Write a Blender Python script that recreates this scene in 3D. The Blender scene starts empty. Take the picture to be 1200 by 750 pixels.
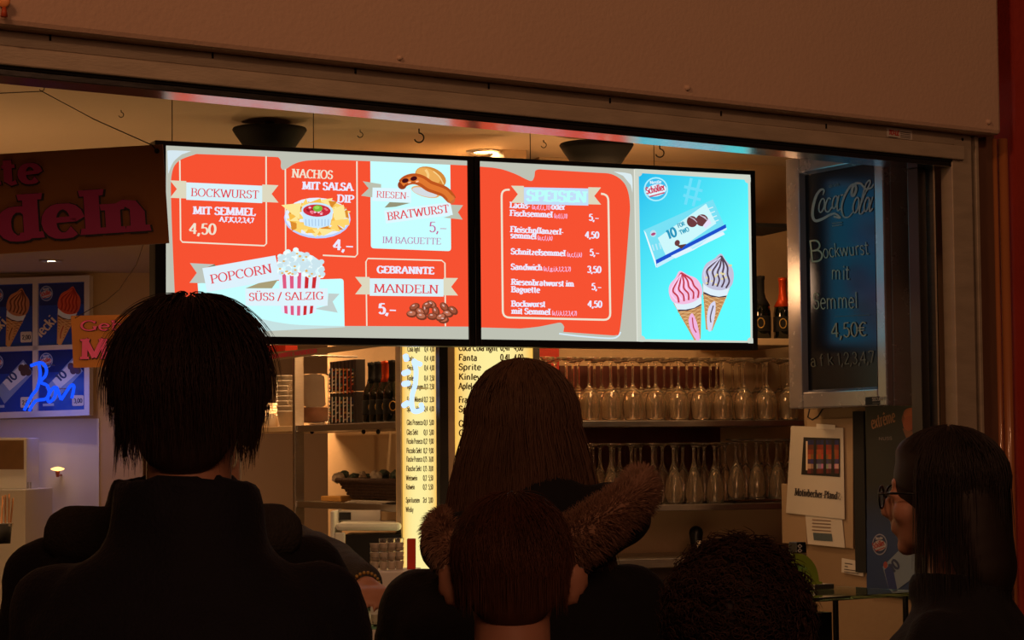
import bpy, bmesh, math, random
import numpy as np
from mathutils import Vector, Matrix, Euler
random.seed(7)
rng = np.random.default_rng(7)
SC_ = bpy.context.scene
COL = SC_.collection
R = math.radians

# ------------------------------------------------------------------ camera
F_PX, PITCH, ROLL = 2659.0, 0.0591, 0.0091          # focal length in pixels of a 1200 px wide frame
EYE = Vector((0.0, 0.0, 1.45))
def cam_dir(x, y, z):
    """camera axes (right, depth, up) -> world direction"""
    cr, sr, c, s = math.cos(ROLL), math.sin(ROLL), math.cos(PITCH), math.sin(PITCH)
    x, z = cr * x + sr * z, -sr * x + cr * z
    return Vector((x, y * c - z * s, y * s + z * c))
def ray(px, py):
    return cam_dir((px - 600) / F_PX, 1.0, -(py - 375) / F_PX)
cd = bpy.data.cameras.new('camera'); cam = bpy.data.objects.new('camera', cd); COL.objects.link(cam)
cd.sensor_width = 36.0; cd.lens = F_PX / 1200 * 36.0; cd.clip_start = 0.05; cd.clip_end = 100
mx, my, mz = cam_dir(1, 0, 0), cam_dir(0, 0, 1), -cam_dir(0, 1, 0)
cam.matrix_world = Matrix(((mx.x, my.x, mz.x, EYE.x), (mx.y, my.y, mz.y, EYE.y), (mx.z, my.z, mz.z, EYE.z), (0, 0, 0, 1)))
SC_.camera = cam

# ------------------------------------------------------------------ night, exposure, street lamps
wd = bpy.data.worlds.new('night'); SC_.world = wd; wd.use_nodes = True
wd.node_tree.nodes['Background'].inputs[0].default_value = (1.0, 0.42, 0.2, 1)
wd.node_tree.nodes['Background'].inputs[1].default_value = 0.006
vs = SC_.view_settings
vs.view_transform = 'Standard'; vs.look = 'None'; vs.gamma = 1.0; vs.exposure = 0.0; vs.use_curve_mapping = False

def add_light(name, kind, loc, target, energy, color, size=0.3, spot=None, blend=0.6, **kw):
    ld = bpy.data.lights.new(name, kind); o = bpy.data.objects.new(name, ld); COL.objects.link(o)
    o.location = loc; ld.energy = energy; ld.color = color
    if kind == 'AREA': ld.size = size
    else: ld.shadow_soft_size = size
    if kind == 'SPOT': ld.spot_size = R(spot); ld.spot_blend = blend
    d = Vector(target) - Vector(loc); o.rotation_euler = d.to_track_quat('-Z', 'Y').to_euler()
    return o
# lamps across the market alley: they light the painted fascia, not the dark crowd below
add_light('street_glow_and_fill', 'SPOT', (-1.7, 1.2, 4.3), (0.0, 5.3, 3.1), 150, (1, 0.49, 0.24), 0.25, 75, 1.0)
add_light('street_glow_and_fill', 'SPOT', (3.0, 1.2, 4.4), (1.0, 5.9, 3.1), 130, (1, 0.49, 0.24), 0.25, 75, 1.0)
add_light('street_glow_and_fill', 'SPOT', (-1.5, 3.0, 3.0), (-1.1, 4.35, 2.7), 9.0, (1, 0.36, 0.14), 0.1, 80, 1.0)

add_light('street_glow_and_fill', 'AREA', (.8, -1.2, 3.3), (.3, 4.8, 2.0), 34, (1, .45, .24), 1.6)  # added soft warm fill from behind the camera for the dark crowd
# ------------------------------------------------------------------ vertical planes seen by the camera
class Pl:
    """a vertical plane through the ray of column px at a depth, running in direction ang (degrees from +X)"""
    def __init__(s, px, depth, ang, pt=None):
        d = ray(px, 500)
        s.o = Vector((d.x / d.y * depth, depth, 0)) if pt is None else Vector(pt)
        s.a = R(ang); s.u = Vector((math.cos(s.a), math.sin(s.a), 0)); s.n = Vector((math.sin(s.a), -math.cos(s.a), 0))
    def off(s, d):            # parallel plane, d metres further back
        q = Pl(0, 1, math.degrees(s.a), s.o - s.n * d); return q
    def at(s, px, py, lift=0.0):
        d = ray(px, py); t = (s.o - EYE).dot(s.n) / d.dot(s.n)
        return EYE + d * t + s.n * lift
    def U(s, px, py=400): return (s.at(px, py) - s.o).dot(s.u)
    def Z(s, px, py): return s.at(px, py).z
    def pt(s, u, z, d=0.0): return s.o + s.u * u + Vector((0, 0, z)) - s.n * d
FC = Pl(1118, 6.00, 36)       # serving hatch and fascia
SC = Pl(553, 6.30, 25)        # menu screens
CB = Pl(979, 6.57, -61)       # chalkboard face
RW = CB.off(0.078)            # right side wall behind the chalkboard
RS = Pl(800, 7.15, 19)        # front of the glass shelves
RB = RS.off(0.36)             # wall behind them
LU = Pl(468, 7.04, -63.6)     # left shelf unit front and narrow price panel
PM = Pl(520, 6.75, 19)        # main price panel
FW = Pl(60, 11.9, 0)          # far wall
CEIL = 2.42

# ------------------------------------------------------------------ materials
def lin(c):
    return tuple(((v / 255) / 12.92 if v / 255 <= 0.04045 else ((v / 255 + 0.055) / 1.055) ** 2.4) for v in c)
MATS = {}
def mat(name, col, rough=0.6, metal=0.0, noise=0.0, nscale=8.0, bump=0.0, bscale=60.0, trans=0.0, ior=1.45, coat=0.0, emit=None, es=0.0, stretch=None, sheen=0.0, alpha=1.0):
    if name in MATS: return MATS[name]
    m = bpy.data.materials.new(name); m.use_nodes = True; nt = m.node_tree; b = nt.nodes['Principled BSDF']
    b.inputs['Base Color'].default_value = (*col, 1); b.inputs['Roughness'].default_value = rough; b.inputs['Metallic'].default_value = metal
    b.inputs['IOR'].default_value = ior; b.inputs['Transmission Weight'].default_value = trans; b.inputs['Coat Weight'].default_value = coat
    b.inputs['Sheen Weight'].default_value = sheen
    if emit: b.inputs['Emission Color'].default_value = (*emit, 1); b.inputs['Emission Strength'].default_value = es
    tc = nt.nodes.new('ShaderNodeTexCoord'); mp = nt.nodes.new('ShaderNodeMapping'); nt.links.new(tc.outputs['Object'], mp.inputs[0])
    if stretch: mp.inputs['Scale'].default_value = stretch
    if noise:
        n = nt.nodes.new('ShaderNodeTexNoise'); n.inputs['Scale'].default_value = nscale; n.inputs['Detail'].default_value = 5
        nt.links.new(mp.outputs[0], n.inputs[0])
        mr = nt.nodes.new('ShaderNodeMapRange'); mr.inputs[3].default_value = 1 - noise; mr.inputs[4].default_value = 1 + noise
        nt.links.new(n.outputs[0], mr.inputs[0])
        mul = nt.nodes.new('ShaderNodeVectorMath'); mul.operation = 'SCALE'; mul.inputs[0].default_value = col
        nt.links.new(mr.outputs[0], mul.inputs['Scale']); nt.links.new(mul.outputs[0], b.inputs['Base Color'])
        if metal:
            mr2 = nt.nodes.new('ShaderNodeMapRange'); mr2.inputs[3].default_value = rough * 0.8; mr2.inputs[4].default_value = min(1, rough * 1.35)
            nt.links.new(n.outputs[0], mr2.inputs[0]); nt.links.new(mr2.outputs[0], b.inputs['Roughness'])
    if bump:
        n2 = nt.nodes.new('ShaderNodeTexNoise'); n2.inputs['Scale'].default_value = bscale; n2.inputs['Detail'].default_value = 4
        nt.links.new(mp.outputs[0], n2.inputs[0]); bp = nt.nodes.new('ShaderNodeBump'); bp.inputs['Strength'].default_value = bump
        bp.inputs['Distance'].default_value = 0.01; nt.links.new(n2.outputs[0], bp.inputs['Height']); nt.links.new(bp.outputs[0], b.inputs['Normal'])
    MATS[name] = m; return m
def mat_attr(name, emission=False, rough=0.6, strength=1.0, coat=0.0):
    """colour comes from the print itself (colour attribute)"""
    m = bpy.data.materials.new(name); m.use_nodes = True; nt = m.node_tree; b = nt.nodes['Principled BSDF']
    a = nt.nodes.new('ShaderNodeAttribute'); a.attribute_name = 'Col'
    if emission:
        nt.nodes.remove(b); e = nt.nodes.new('ShaderNodeEmission'); nt.links.new(a.outputs[0], e.inputs[0]); e.inputs[1].default_value = strength
        nt.links.new(e.outputs[0], nt.nodes['Material Output'].inputs[0])
    else:
        nt.links.new(a.outputs[0], b.inputs['Base Color']); b.inputs['Roughness'].default_value = rough; b.inputs['Coat Weight'].default_value = coat
    MATS[name] = m; return m
def mat_glow(name, col, s):
    m = bpy.data.materials.new(name); m.use_nodes = True; nt = m.node_tree; nt.nodes.remove(nt.nodes['Principled BSDF'])
    e = nt.nodes.new('ShaderNodeEmission'); e.inputs[0].default_value = (*col, 1); e.inputs[1].default_value = s
    nt.links.new(e.outputs[0], nt.nodes['Material Output'].inputs[0]); MATS[name] = m; return m

M_fascia = mat('fascia_plaster', (0.52, 0.36, 0.27), 0.9, 0, 0.05, 3, 0.15, 90)
M_redwall = mat('dark_red_paint', (0.34, 0.03, 0.015), 0.7, 0, 0.25, 6, 0.2, 50)
M_alu = mat('worn_aluminium', (0.46, 0.38, 0.29), 0.42, 0.3, 0.22, 9, 0.08, 60, stretch=(1, 1, 4))
M_aludark = mat('dark_anodised_metal', (0.03, 0.028, 0.026), 0.35, 0.7, 0.2, 10)
M_track = mat('polished_track', (0.42, 0.40, 0.42), 0.2, 1.0, 0.1, 30, stretch=(1, 1, 8))
M_black = mat('black_plastic', (0.006, 0.006, 0.007), 0.35)
M_blackmat = mat('black_matt', (0.004, 0.0035, 0.0035), 0.8)
M_ceil = mat('ceiling_paint', (0.60, 0.48, 0.34), 0.85, 0, 0.06, 2, 0.1, 40)
M_wall = mat('interior_paint', (0.55, 0.40, 0.24), 0.85, 0, 0.1, 3, 0.1, 40)
M_white = mat('white_laminate', (0.72, 0.70, 0.66), 0.5, 0, 0.05, 4)
M_wood = mat('maroon_wood_panel', (0.085, 0.018, 0.010), 0.5, 0, 0.3, 5, 0.1, 30, stretch=(8, 8, 1))
M_redpan = mat('red_panel', (0.55, 0.03, 0.01), 0.5, 0, 0.15, 5)
M_steel = mat('brushed_steel', (0.55, 0.52, 0.48), 0.3, 1.0, 0.15, 20, stretch=(1, 1, 12))
M_floor = mat('grey_stone_floor', (0.10, 0.09, 0.08), 0.7, 0, 0.3, 3, 0.2, 20)
M_counter = mat('dark_counter_front', (0.035, 0.022, 0.016), 0.4, 0, 0.3, 6)
M_glass = mat('clear_glass', (0.98, 0.88, 0.72), 0.035, 0, trans=0.955, ior=1.45)
M_gglass = mat('green_edge_glass', (0.45, 0.85, 0.68), 0.02, 0, trans=1.0, ior=1.4)
M_wicker = mat('dark_wicker', (0.05, 0.022, 0.012), 0.7, 0, 0.4, 40, 0.6, 80)
M_orangebd = mat('orange_card', (0.62, 0.27, 0.09), 0.8, 0, 0.06, 10)
M_brownbd = mat('brown_card', (0.30, 0.12, 0.035), 0.8, 0, 0.08, 10)
M_paper = mat('white_paper', (0.55, 0.51, 0.46), 0.8, 0, 0.05, 8)
M_board = mat('black_slate', (0.010, 0.009, 0.009), 0.2, 0, 0.2, 12)
M_frame = mat('silver_frame', (0.27, 0.26, 0.30), 0.24, 0.55, 0.05, 20)
M_cardb = mat('tan_cardboard', (0.34, 0.24, 0.15), 0.8, 0, 0.08, 6)
M_bottle = mat('dark_bottle_glass', (0.004, 0.006, 0.003), 0.08, 0, coat=0.6)
M_foil = mat('orange_foil', (0.62, 0.06, 0.006), 0.35, 0.35, 0.1, 40)
M_gold = mat('gold_label', (0.5, 0.32, 0.08), 0.4, 0.5)
M_string = mat('brown_string', (0.03, 0.018, 0.01), 0.9)
M_screen = mat_attr('screen_pixels', True)
M_backlit = mat_attr('backlit_film', True)
M_print = mat_attr('printed_ink', False, 0.55)
M_printg = mat_attr('printed_gloss', False, 0.25, coat=0.5)
M_lamp = mat_glow('lamp_lens', (1.0, 0.80, 0.48), 30)
M_neon = mat_glow('blue_neon_reflection', (0.008, 0.075, 1.0), 1.25)  # for the tubes that imitate the blue neon reflection
M_palerefl = mat_glow('pale_neon_reflection', (0.42, 0.56, 1.0), 1.6)
M_flame = mat_glow('amber_lamp', (1.0, 0.52, 0.14), 3.0)
M_skin = mat('skin', (0.52, 0.25, 0.16), 0.5, 0, 0.08, 30)
M_coat = mat('black_wool_coat', (0.006, 0.005, 0.007), 0.9, 0, 0.3, 60, 0.3, 200, sheen=0.02)
M_coatb = mat('dark_blue_coat', (0.005, 0.005, 0.012), 0.85, 0, 0.3, 60, 0.3, 200, sheen=0.03)
M_greyslv = mat('dark_grey_knit', (0.045, 0.040, 0.036), 0.9, 0, 0.3, 60, 0.5, 200)
M_trous = mat('dark_trousers', (0.008, 0.008, 0.010), 0.9)
M_shoe = mat('black_leather', (0.01, 0.01, 0.01), 0.4)

M_board.node_tree.nodes['Principled BSDF'].inputs['Specular Tint'].default_value = (.14, .34, 1, 1)   # highlights tinted blue so the mirrored screen reads blue on the slate
# ------------------------------------------------------------------ mesh collector
class MB:
    def __init__(s): s.v = []; s.f = []
    def add(s, vs_, fs):
        n = len(s.v); s.v += [tuple(v) for v in vs_]; s.f += [tuple(i + n for i in f) for f in fs]; return s
    def pbox(s, pl, u0, u1, z0, z1, d0, d1):
        P = [pl.pt(u, z, d) for u, z, d in ((u0, z0, d0), (u1, z0, d0), (u1, z1, d0), (u0, z1, d0), (u0, z0, d1), (u1, z0, d1), (u1, z1, d1), (u0, z1, d1))]
        return s.add(P, [(0, 1, 2, 3), (5, 4, 7, 6), (4, 0, 3, 7), (1, 5, 6, 2), (3, 2, 6, 7), (4, 5, 1, 0)])
    def quad_px(s, pl, pts, thick=0.002, lift=0.0):
        a = [pl.at(x, y, lift) for x, y in pts]; b = [p - pl.n * thick for p in a]; n = len(a)
        return s.add(a + b, [tuple(range(n))[::-1], tuple(range(n, 2 * n))] + [(i, (i + 1) % n, n + (i + 1) % n, n + i) for i in range(n)])
    def tube(s, pts, r, seg=8, cap=True):
        pts = [Vector(p) for p in pts]; rs = r if isinstance(r, (list, tuple)) else [r] * len(pts)
        base = len(s.v); up = Vector((0, 0, 1))
        t0 = (pts[1] - pts[0]).normalized()
        a = t0.cross(up) if abs(t0.dot(up)) < 0.95 else t0.cross(Vector((1, 0, 0)))
        a.normalize()
        for i, p in enumerate(pts):
            t = (pts[min(i + 1, len(pts) - 1)] - pts[max(i - 1, 0)]).normalized()
            a = (a - t * a.dot(t)).normalized(); b = t.cross(a)
            for k in range(seg):
                w = 2 * math.pi * k / seg; s.v.append(tuple(p + (a * math.cos(w) + b * math.sin(w)) * rs[i]))
        for i in range(len(pts) - 1):
            for k in range(seg):
                k2 = (k + 1) % seg; s.f.append((base + i * seg + k, base + i * seg + k2, base + (i + 1) * seg + k2, base + (i + 1) * seg + k))
        if cap:
            s.f.append(tuple(base + k for k in range(seg))[::-1]); s.f.append(tuple(base + (len(pts) - 1) * seg + k for k in range(seg)))
        return s
    def lathe(s, prof, c=(0, 0, 0), seg=24, close=False):
        base = len(s.v); n = len(prof)
        for r, z in prof:
            for k in range(seg):
                w = 2 * math.pi * k / seg; s.v.append((c[0] + r * math.cos(w), c[1] + r * math.sin(w), c[2] + z))
        for i in range(n - 1 + (1 if close else 0)):
            for k in range(seg):
                k2 = (k + 1) % seg; j = (i + 1) % n
                s.f.append((base + i * seg + k, base + i * seg + k2, base + j * seg + k2, base + j * seg + k))
        if not close:
            if prof[0][0] > 1e-5: s.f.append(tuple(base + k for k in range(seg))[::-1])
            if prof[-1][0] > 1e-5: s.f.append(tuple(base + (n - 1) * seg + k for k in range(seg)))
        return s
    def ell(s, c, r, rot=None, seg=20, rings=12):
        base = len(s.v); m = Euler(rot).to_matrix() if rot else Matrix.Identity(3); c = Vector(c)
        s.v.append(tuple(c + m @ Vector((0, 0, r[2]))))
        for i in range(1, rings):
            t = math.pi * i / rings
            for k in range(seg):
                w = 2 * math.pi * k / seg
                s.v.append(tuple(c + m @ Vector((r[0] * math.sin(t) * math.cos(w), r[1] * math.sin(t) * math.sin(w), r[2] * math.cos(t)))))
        s.v.append(tuple(c + m @ Vector((0, 0, -r[2])))); last = len(s.v) - 1
        for k in range(seg):
            k2 = (k + 1) % seg; s.f.append((base, base + 1 + k, base + 1 + k2)); s.f.append((last, base + 1 + (rings - 2) * seg + k2, base + 1 + (rings - 2) * seg + k))
        for i in range(rings - 2):
            for k in range(seg):
                k2 = (k + 1) % seg; a = base + 1 + i * seg
                s.f.append((a + k, a + seg + k, a + seg + k2, a + k2))
        return s
    def cone(s, p0, r0, p1, r1, seg=16):
        """tapered limb with round ends"""
        p0, p1 = Vector(p0), Vector(p1); t = (p1 - p0).normalized(); pts, rs = [], []
        for k in (-0.98, -0.8, -0.5): pts.append(p0 + t * r0 * k); rs.append(r0 * math.sqrt(1 - k * k))
        pts.append(p0); rs.append(r0); pts.append(p1); rs.append(r1)
        for k in (0.5, 0.8, 0.98): pts.append(p1 + t * r1 * k); rs.append(r1 * math.sqrt(1 - k * k))
        return s.tube(pts, rs, seg)
    def build(s, name, m, parent=None, smooth=False, bevel=0.0, kind=None, label=None, cat=None, group=None):
        me = bpy.data.meshes.new(name); me.from_pydata(s.v, [], s.f); me.update()
        if s.f and not getattr(s, 'raw', False):
            bm = bmesh.new(); bm.from_mesh(me); bmesh.ops.recalc_face_normals(bm, faces=bm.faces); bm.to_mesh(me); bm.free()
        me.materials.append(m)
        if smooth: me.polygons.foreach_set('use_smooth', [True] * len(me.polygons))
        o = bpy.data.objects.new(name, me); COL.objects.link(o)
        if parent: o.parent = parent; o.matrix_parent_inverse = parent.matrix_world.inverted()
        if bevel:
            b = o.modifiers.new('bevel', 'BEVEL'); b.width = bevel; b.segments = 2; b.limit_method = 'ANGLE'
        return tag(o, label, cat, group, kind)
def tag(o, label=None, cat=None, group=None, kind=None):
    if label: o['label'] = label
    if cat: o['category'] = cat
    if group: o['group'] = group
    if kind: o['kind'] = kind
    return o
def thing(name, loc, label, cat, group=None, rotz=0.0):
    o = bpy.data.objects.new(name, None); COL.objects.link(o); o.location = loc; o.rotation_euler = (0, 0, rotz); o.empty_display_size = 0.05
    bpy.context.view_layer.update() if False else None
    o.matrix_world = Matrix.Translation(Vector(loc)) @ Matrix.Rotation(rotz, 4, 'Z')
    return tag(o, label, cat, group)
def copy_tree(o, parent=None):
    c = o.copy(); COL.objects.link(c)
    if parent: c.parent = parent
    for ch in [x for x in KIDS.get(o.name, [])]: copy_tree(ch, c)
    return c
KIDS = {}
def struct(name, mb, m, **k): return mb.build(name, m, kind='structure', **k)

# ------------------------------------------------------------------ lettering: one skeleton alphabet drawn with a broad pen
def arc(cx, cy, rx, ry, a0, a1, n=12): return [(cx + rx * math.cos(R(a0 + (a1 - a0) * i / n)), cy + ry * math.sin(R(a0 + (a1 - a0) * i / n))) for i in range(n + 1)]
G = {}
def g(ch, w, *st): G[ch] = (w, st)          # stroke = (points, serif flags: 1 start, 2 end)
X = 0.68
g('A', .86, ([(.06, 0), (.43, 1)], 1), ([(.43, 1), (.80, 0)], 2), ([(.2, .36), (.66, .36)], 0))
g('B', .72, ([(.16, 0), (.16, 1)], 3), ([(.16, .97), (.38, .97)] + arc(.36, .75, .23, .22, 85, -90), 0), ([(.16, .52), (.38, .52)] + arc(.38, .28, .27, .25, 80, -90) + [(.16, .03)], 0))
g('C', .76, (arc(.44, .5, .34, .49, 50, 312, 20), 0), ([(.69, .95), (.67, .74)], 0))
g('D', .82, ([(.16, 0), (.16, 1)], 3), ([(.16, .97), (.34, .97)] + arc(.36, .5, .36, .47, 88, -88, 16) + [(.16, .03)], 0))
g('E', .68, ([(.16, 0), (.16, 1)], 3), ([(.16, .97), (.60, .97), (.6, .80)], 0), ([(.16, .52), (.5, .52)], 0), ([(.16, .03), (.62, .03), (.62, .22)], 0))
g('F', .64, ([(.16, 0), (.16, 1)], 3), ([(.16, .97), (.60, .97), (.6, .80)], 0), ([(.16, .52), (.5, .52)], 0))
g('G', .82, (arc(.44, .5, .34, .49, 50, 318, 20), 0), ([(.69, .95), (.67, .74)], 0), ([(.70, .05), (.70, .42)], 2))
g('H', .86, ([(.16, 0), (.16, 1)], 3), ([(.70, 0), (.70, 1)], 3), ([(.16, .52), (.7, .52)], 0))
g('I', .36, ([(.18, 0), (.18, 1)], 3))
g('J', .44, ([(.28, 1), (.28, .1), (.2, -.1), (.04, -.14)], 1))
g('K', .80, ([(.16, 0), (.16, 1)], 3), ([(.66, 1), (.18, .48)], 1), ([(.3, .58), (.72, 0)], 2))
g('L', .64, ([(.16, 0), (.16, 1)], 3), ([(.16, .03), (.60, .03), (.6, .25)], 0))
g('M', 1.02, ([(.14, 0), (.17, 1)], 3), ([(.17, 1), (.5, .08)], 0), ([(.5, .08), (.84, 1)], 0), ([(.84, 1), (.88, 0)], 3))
g('N', .86, ([(.16, 0), (.16, 1)], 3), ([(.16, 1), (.70, 0)], 0), ([(.70, 0), (.70, 1)], 2))
g('O', .86, (arc(.43, .5, .35, .49, 90, 450, 28), 0))
g('P', .68, ([(.16, 0), (.16, 1)], 3), ([(.16, .97), (.36, .97)] + arc(.36, .72, .26, .25, 85, -90) + [(.16, .46)], 0))
g('R', .76, ([(.16, 0), (.16, 1)], 3), ([(.16, .97), (.36, .97)] + arc(.36, .73, .25, .24, 85, -90) + [(.16, .48)], 0), ([(.36, .48), (.70, 0)], 2))
g('S', .62, ([(.52, .78)] + arc(.32, .75, .21, .235, 30, 250, 10) + arc(.31, .27, .23, .26, 70, -150, 12) + [(.08, .24)], 0))
g('T', .74, ([(.37, 0), (.37, 1)], 1), ([(.07, .78), (.07, .97), (.67, .97), (.67, .78)], 0))
g('U', .82, ([(.15, 1), (.15, .35)] + arc(.41, .3, .26, .29, 180, 360, 12) + [(.67, 1)], 3))
g('\u00dc', .82, ([(.15, 1), (.15, .35)] + arc(.41, .3, .26, .29, 180, 360, 12) + [(.67, 1)], 3), ([(.29, 1.14), (.29, 1.26)], 0), ([(.53, 1.14), (.53, 1.26)], 0))
g('V', .80, ([(.06, 1), (.4, 0)], 1), ([(.4, 0), (.75, 1)], 2))
g('W', 1.12, ([(.06, 1), (.32, 0)], 1), ([(.32, 0), (.56, .95)], 0), ([(.56, .95), (.80, 0)], 0), ([(.80, 0), (1.06, 1)], 2))
g('Z', .70, ([(.1, .78), (.1, .97), (.6, .97)], 0), ([(.6, .97), (.09, .03)], 0), ([(.09, .03), (.62, .03), (.62, .22)], 0))
g('a', .60, ([(.12, .56)] + arc(.28, .48, .16, .2, 130, 0, 8) + [(.44, .06), (.54, .02)], 0), (arc(.28, .2, .19, .2, 60, 330, 12), 0))
g('b', .64, ([(.14, 0), (.14, 1)], 2), (arc(.32, .34, .2, .33, 140, -140, 14), 0))
g('c', .52, (arc(.32, .34, .23, .33, 45, 315, 14), 0))
g('d', .66, ([(.5, 1), (.5, 0)], 3), (arc(.32, .34, .22, .33, 40, 320, 14), 0))
g('e', .58, ([(.09, .36), (.5, .38)] + arc(.31, .34, .21, .33, 10, 318, 16), 0))
g('f', .40, ([(.16, 0), (.16, .8), (.24, .98), (.38, .96)], 1), ([(.04, .66), (.34, .66)], 0))
g('g', .60, (arc(.28, .42, .19, .24, 90, 450, 14), 0), ([(.42, .6), (.54, .66)], 0), ([(.2, .2), (.14, .08), (.4, .04), (.5, -.08), (.36, -.26), (.14, -.24), (.08, -.1), (.2, .02)], 0))
g('h', .68, ([(.14, 0), (.14, 1)], 3), ([(.14, .5), (.3, .66), (.44, .6), (.5, .42), (.5, 0)], 2))
g('i', .32, ([(.16, 0), (.16, .66)], 3), ([(.16, .84), (.16, .96)], 0))
g('k', .62, ([(.14, 0), (.14, 1)], 3), ([(.50, .66), (.16, .3)], 1), ([(.26, .38), (.54, 0)], 2))
g('l', .32, ([(.16, 0), (.16, 1)], 3))
g('m', 1.0, ([(.14, 0), (.14, .66)], 3), ([(.14, .5), (.28, .66), (.42, .6), (.48, .42), (.48, 0)], 2), ([(.48, .5), (.62, .66), (.76, .6), (.82, .42), (.82, 0)], 2))
g('n', .68, ([(.14, 0), (.14, .66)], 3), ([(.14, .5), (.3, .66), (.44, .6), (.5, .42), (.5, 0)], 2))
g('o', .62, (arc(.31, .34, .22, .33, 90, 450, 18), 0))
g('p', .66, ([(.14, -.3), (.14, .66)], 3), (arc(.33, .34, .21, .33, 140, -140, 14), 0))
g('r', .48, ([(.14, 0), (.14, .66)], 3), ([(.14, .48), (.28, .66), (.42, .62)], 0))
g('s', .48, ([(.40, .56)] + arc(.25, .51, .15, .16, 40, 240, 8) + arc(.24, .18, .17, .18, 70, -150, 10), 0))
g('t', .42, ([(.18, .9), (.18, .12), (.26, 0), (.38, .06)], 0), ([(.03, .66), (.36, .66)], 0))
g('u', .68, ([(.14, .66), (.14, .2), (.22, .02), (.36, .02), (.5, .16)], 1), ([(.5, .66), (.5, 0)], 3))
g('v', .58, ([(.05, .66), (.29, 0)], 1), ([(.29, 0), (.54, .66)], 2))
g('w', .86, ([(.05, .66), (.24, 0)], 1), ([(.24, 0), (.43, .62)], 0), ([(.43, .62), (.62, 0)], 0), ([(.62, 0), (.82, .66)], 2))
g('z', .54, ([(.08, .63), (.46, .63)], 0), ([(.46, .63), (.07, .03)], 0), ([(.07, .03), (.48, .03)], 0))
g('0', .62, (arc(.31, .5, .23, .49, 90, 450, 20), 0))
g('1', .40, ([(.08, .8), (.22, 1)], 0), ([(.22, 1), (.22, 0)], 2))
g('2', .60, ([(.08, .76)] + arc(.3, .74, .21, .25, 160, -20, 9) + [(.1, .04)], 0), ([(.08, .04), (.54, .04)], 0))
g('3', .58, ([(.1, .82)] + arc(.28, .76, .19, .23, 140, -80, 8) + arc(.28, .27, .22, .26, 80, -150, 10), 0))
g('4', .64, ([(.44, 0), (.44, 1)], 0), ([(.44, .98), (.05, .3)], 0), ([(.05, .28), (.6, .28)], 0))
g('5', .58, ([(.5, .97), (.16, .97)], 0), ([(.16, .97), (.12, .55)] + arc(.29, .31, .22, .31, 110, -150, 12), 0))
g('6', .60, ([(.46, .96), (.2, .78), (.09, .4)] + arc(.31, .3, .21, .29, 180, 540, 14), 0))
g('7', .56, ([(.06, .8), (.06, .96), (.52, .96)], 0), ([(.52, .96), (.2, 0)], 0))
g('9', .60, (arc(.3, .7, .21, .29, 0, 360, 14), 0), ([(.51, .7), (.42, .25), (.16, .03)], 0))
g(',', .28, ([(.14, .1), (.14, .0), (.06, -.2)], 0)); g('.', .26, ([(.12, 0), (.12, .13)], 0)); g(' ', .30)
g('-', .40, ([(.06, .36), (.34, .36)], 0)); g('\u2013', .62, ([(.06, .36), (.56, .36)], 0)); g('/', .48, ([(.04, -.1), (.42, 1.05)], 0))
g('(', .32, ([(.26, 1.05), (.1, .7), (.1, .3), (.26, -.1)], 0)); g(')', .32, ([(.06, 1.05), (.22, .7), (.22, .3), (.06, -.1)], 0))
g('\u20ac', .70, (arc(.42, .5, .28, .47, 50, 310, 14), 0), ([(.02, .6), (.5, .6)], 0), ([(.02, .42), (.46, .42)], 0))
g('q', .66, ([(.5, -.3), (.5, .66)], 3), (arc(.32, .34, .22, .33, 40, 320, 14), 0)); g('y', .6, ([(.05, .66), (.3, .02)], 1), ([(.56, .66), (.2, -.26)], 1))
g('\u00f6', .62, (arc(.31, .34, .22, .33, 90, 450, 18), 0), ([(.22, .8), (.22, .9)], 0), ([(.42, .8), (.42, .9)], 0))
g('x', .58, ([(.06, .66), (.52, 0)], 3), ([(.52, .66), (.06, 0)], 3)); g('\u00ea', .58, ([(.09, .36), (.5, .38)] + arc(.31, .34, .21, .33, 10, 318, 16), 0), ([(.18, .82), (.3, .96), (.42, .82)], 0))

def smooth_path(pts, n=6, closed=False):
    out = []; N = len(pts)
    rngi = range(N if closed else N - 1)
    for i in rngi:
        p0 = pts[(i - 1) % N] if closed or i > 0 else pts[0]; p1 = pts[i]; p2 = pts[(i + 1) % N]
        p3 = pts[(i + 2) % N] if closed or i + 2 < N else pts[-1]
        for k in range(n):
            t = k / n; t2, t3 = t * t, t * t * t
            out.append(tuple(0.5 * (2 * b + (c - a) * t + (2 * a - 5 * b + 4 * c - d) * t2 + (-a + 3 * b - 3 * c + d) * t3) for a, b, c, d in zip(p0, p1, p2, p3)))
    if not closed: out.append(tuple(pts[-1]))
    return out
def ribbon(pts, wf):
    """polyline -> quads; wf(dx, dy, t) gives the half width"""
    n = len(pts); L, Rr = [], []
    for i, p in enumerate(pts):
        a = pts[max(i - 1, 0)]; b = pts[min(i + 1, n - 1)]; dx, dy = b[0] - a[0], b[1] - a[1]; l = math.hypot(dx, dy) or 1e-9; dx /= l; dy /= l
        w = wf(dx, dy, i / max(1, n - 1)); L.append((p[0] - dy * w, p[1] + dx * w)); Rr.append((p[0] + dy * w, p[1] - dx * w))
    return [[L[i], L[i + 1], Rr[i + 1], Rr[i]] for i in range(n - 1)]

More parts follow.
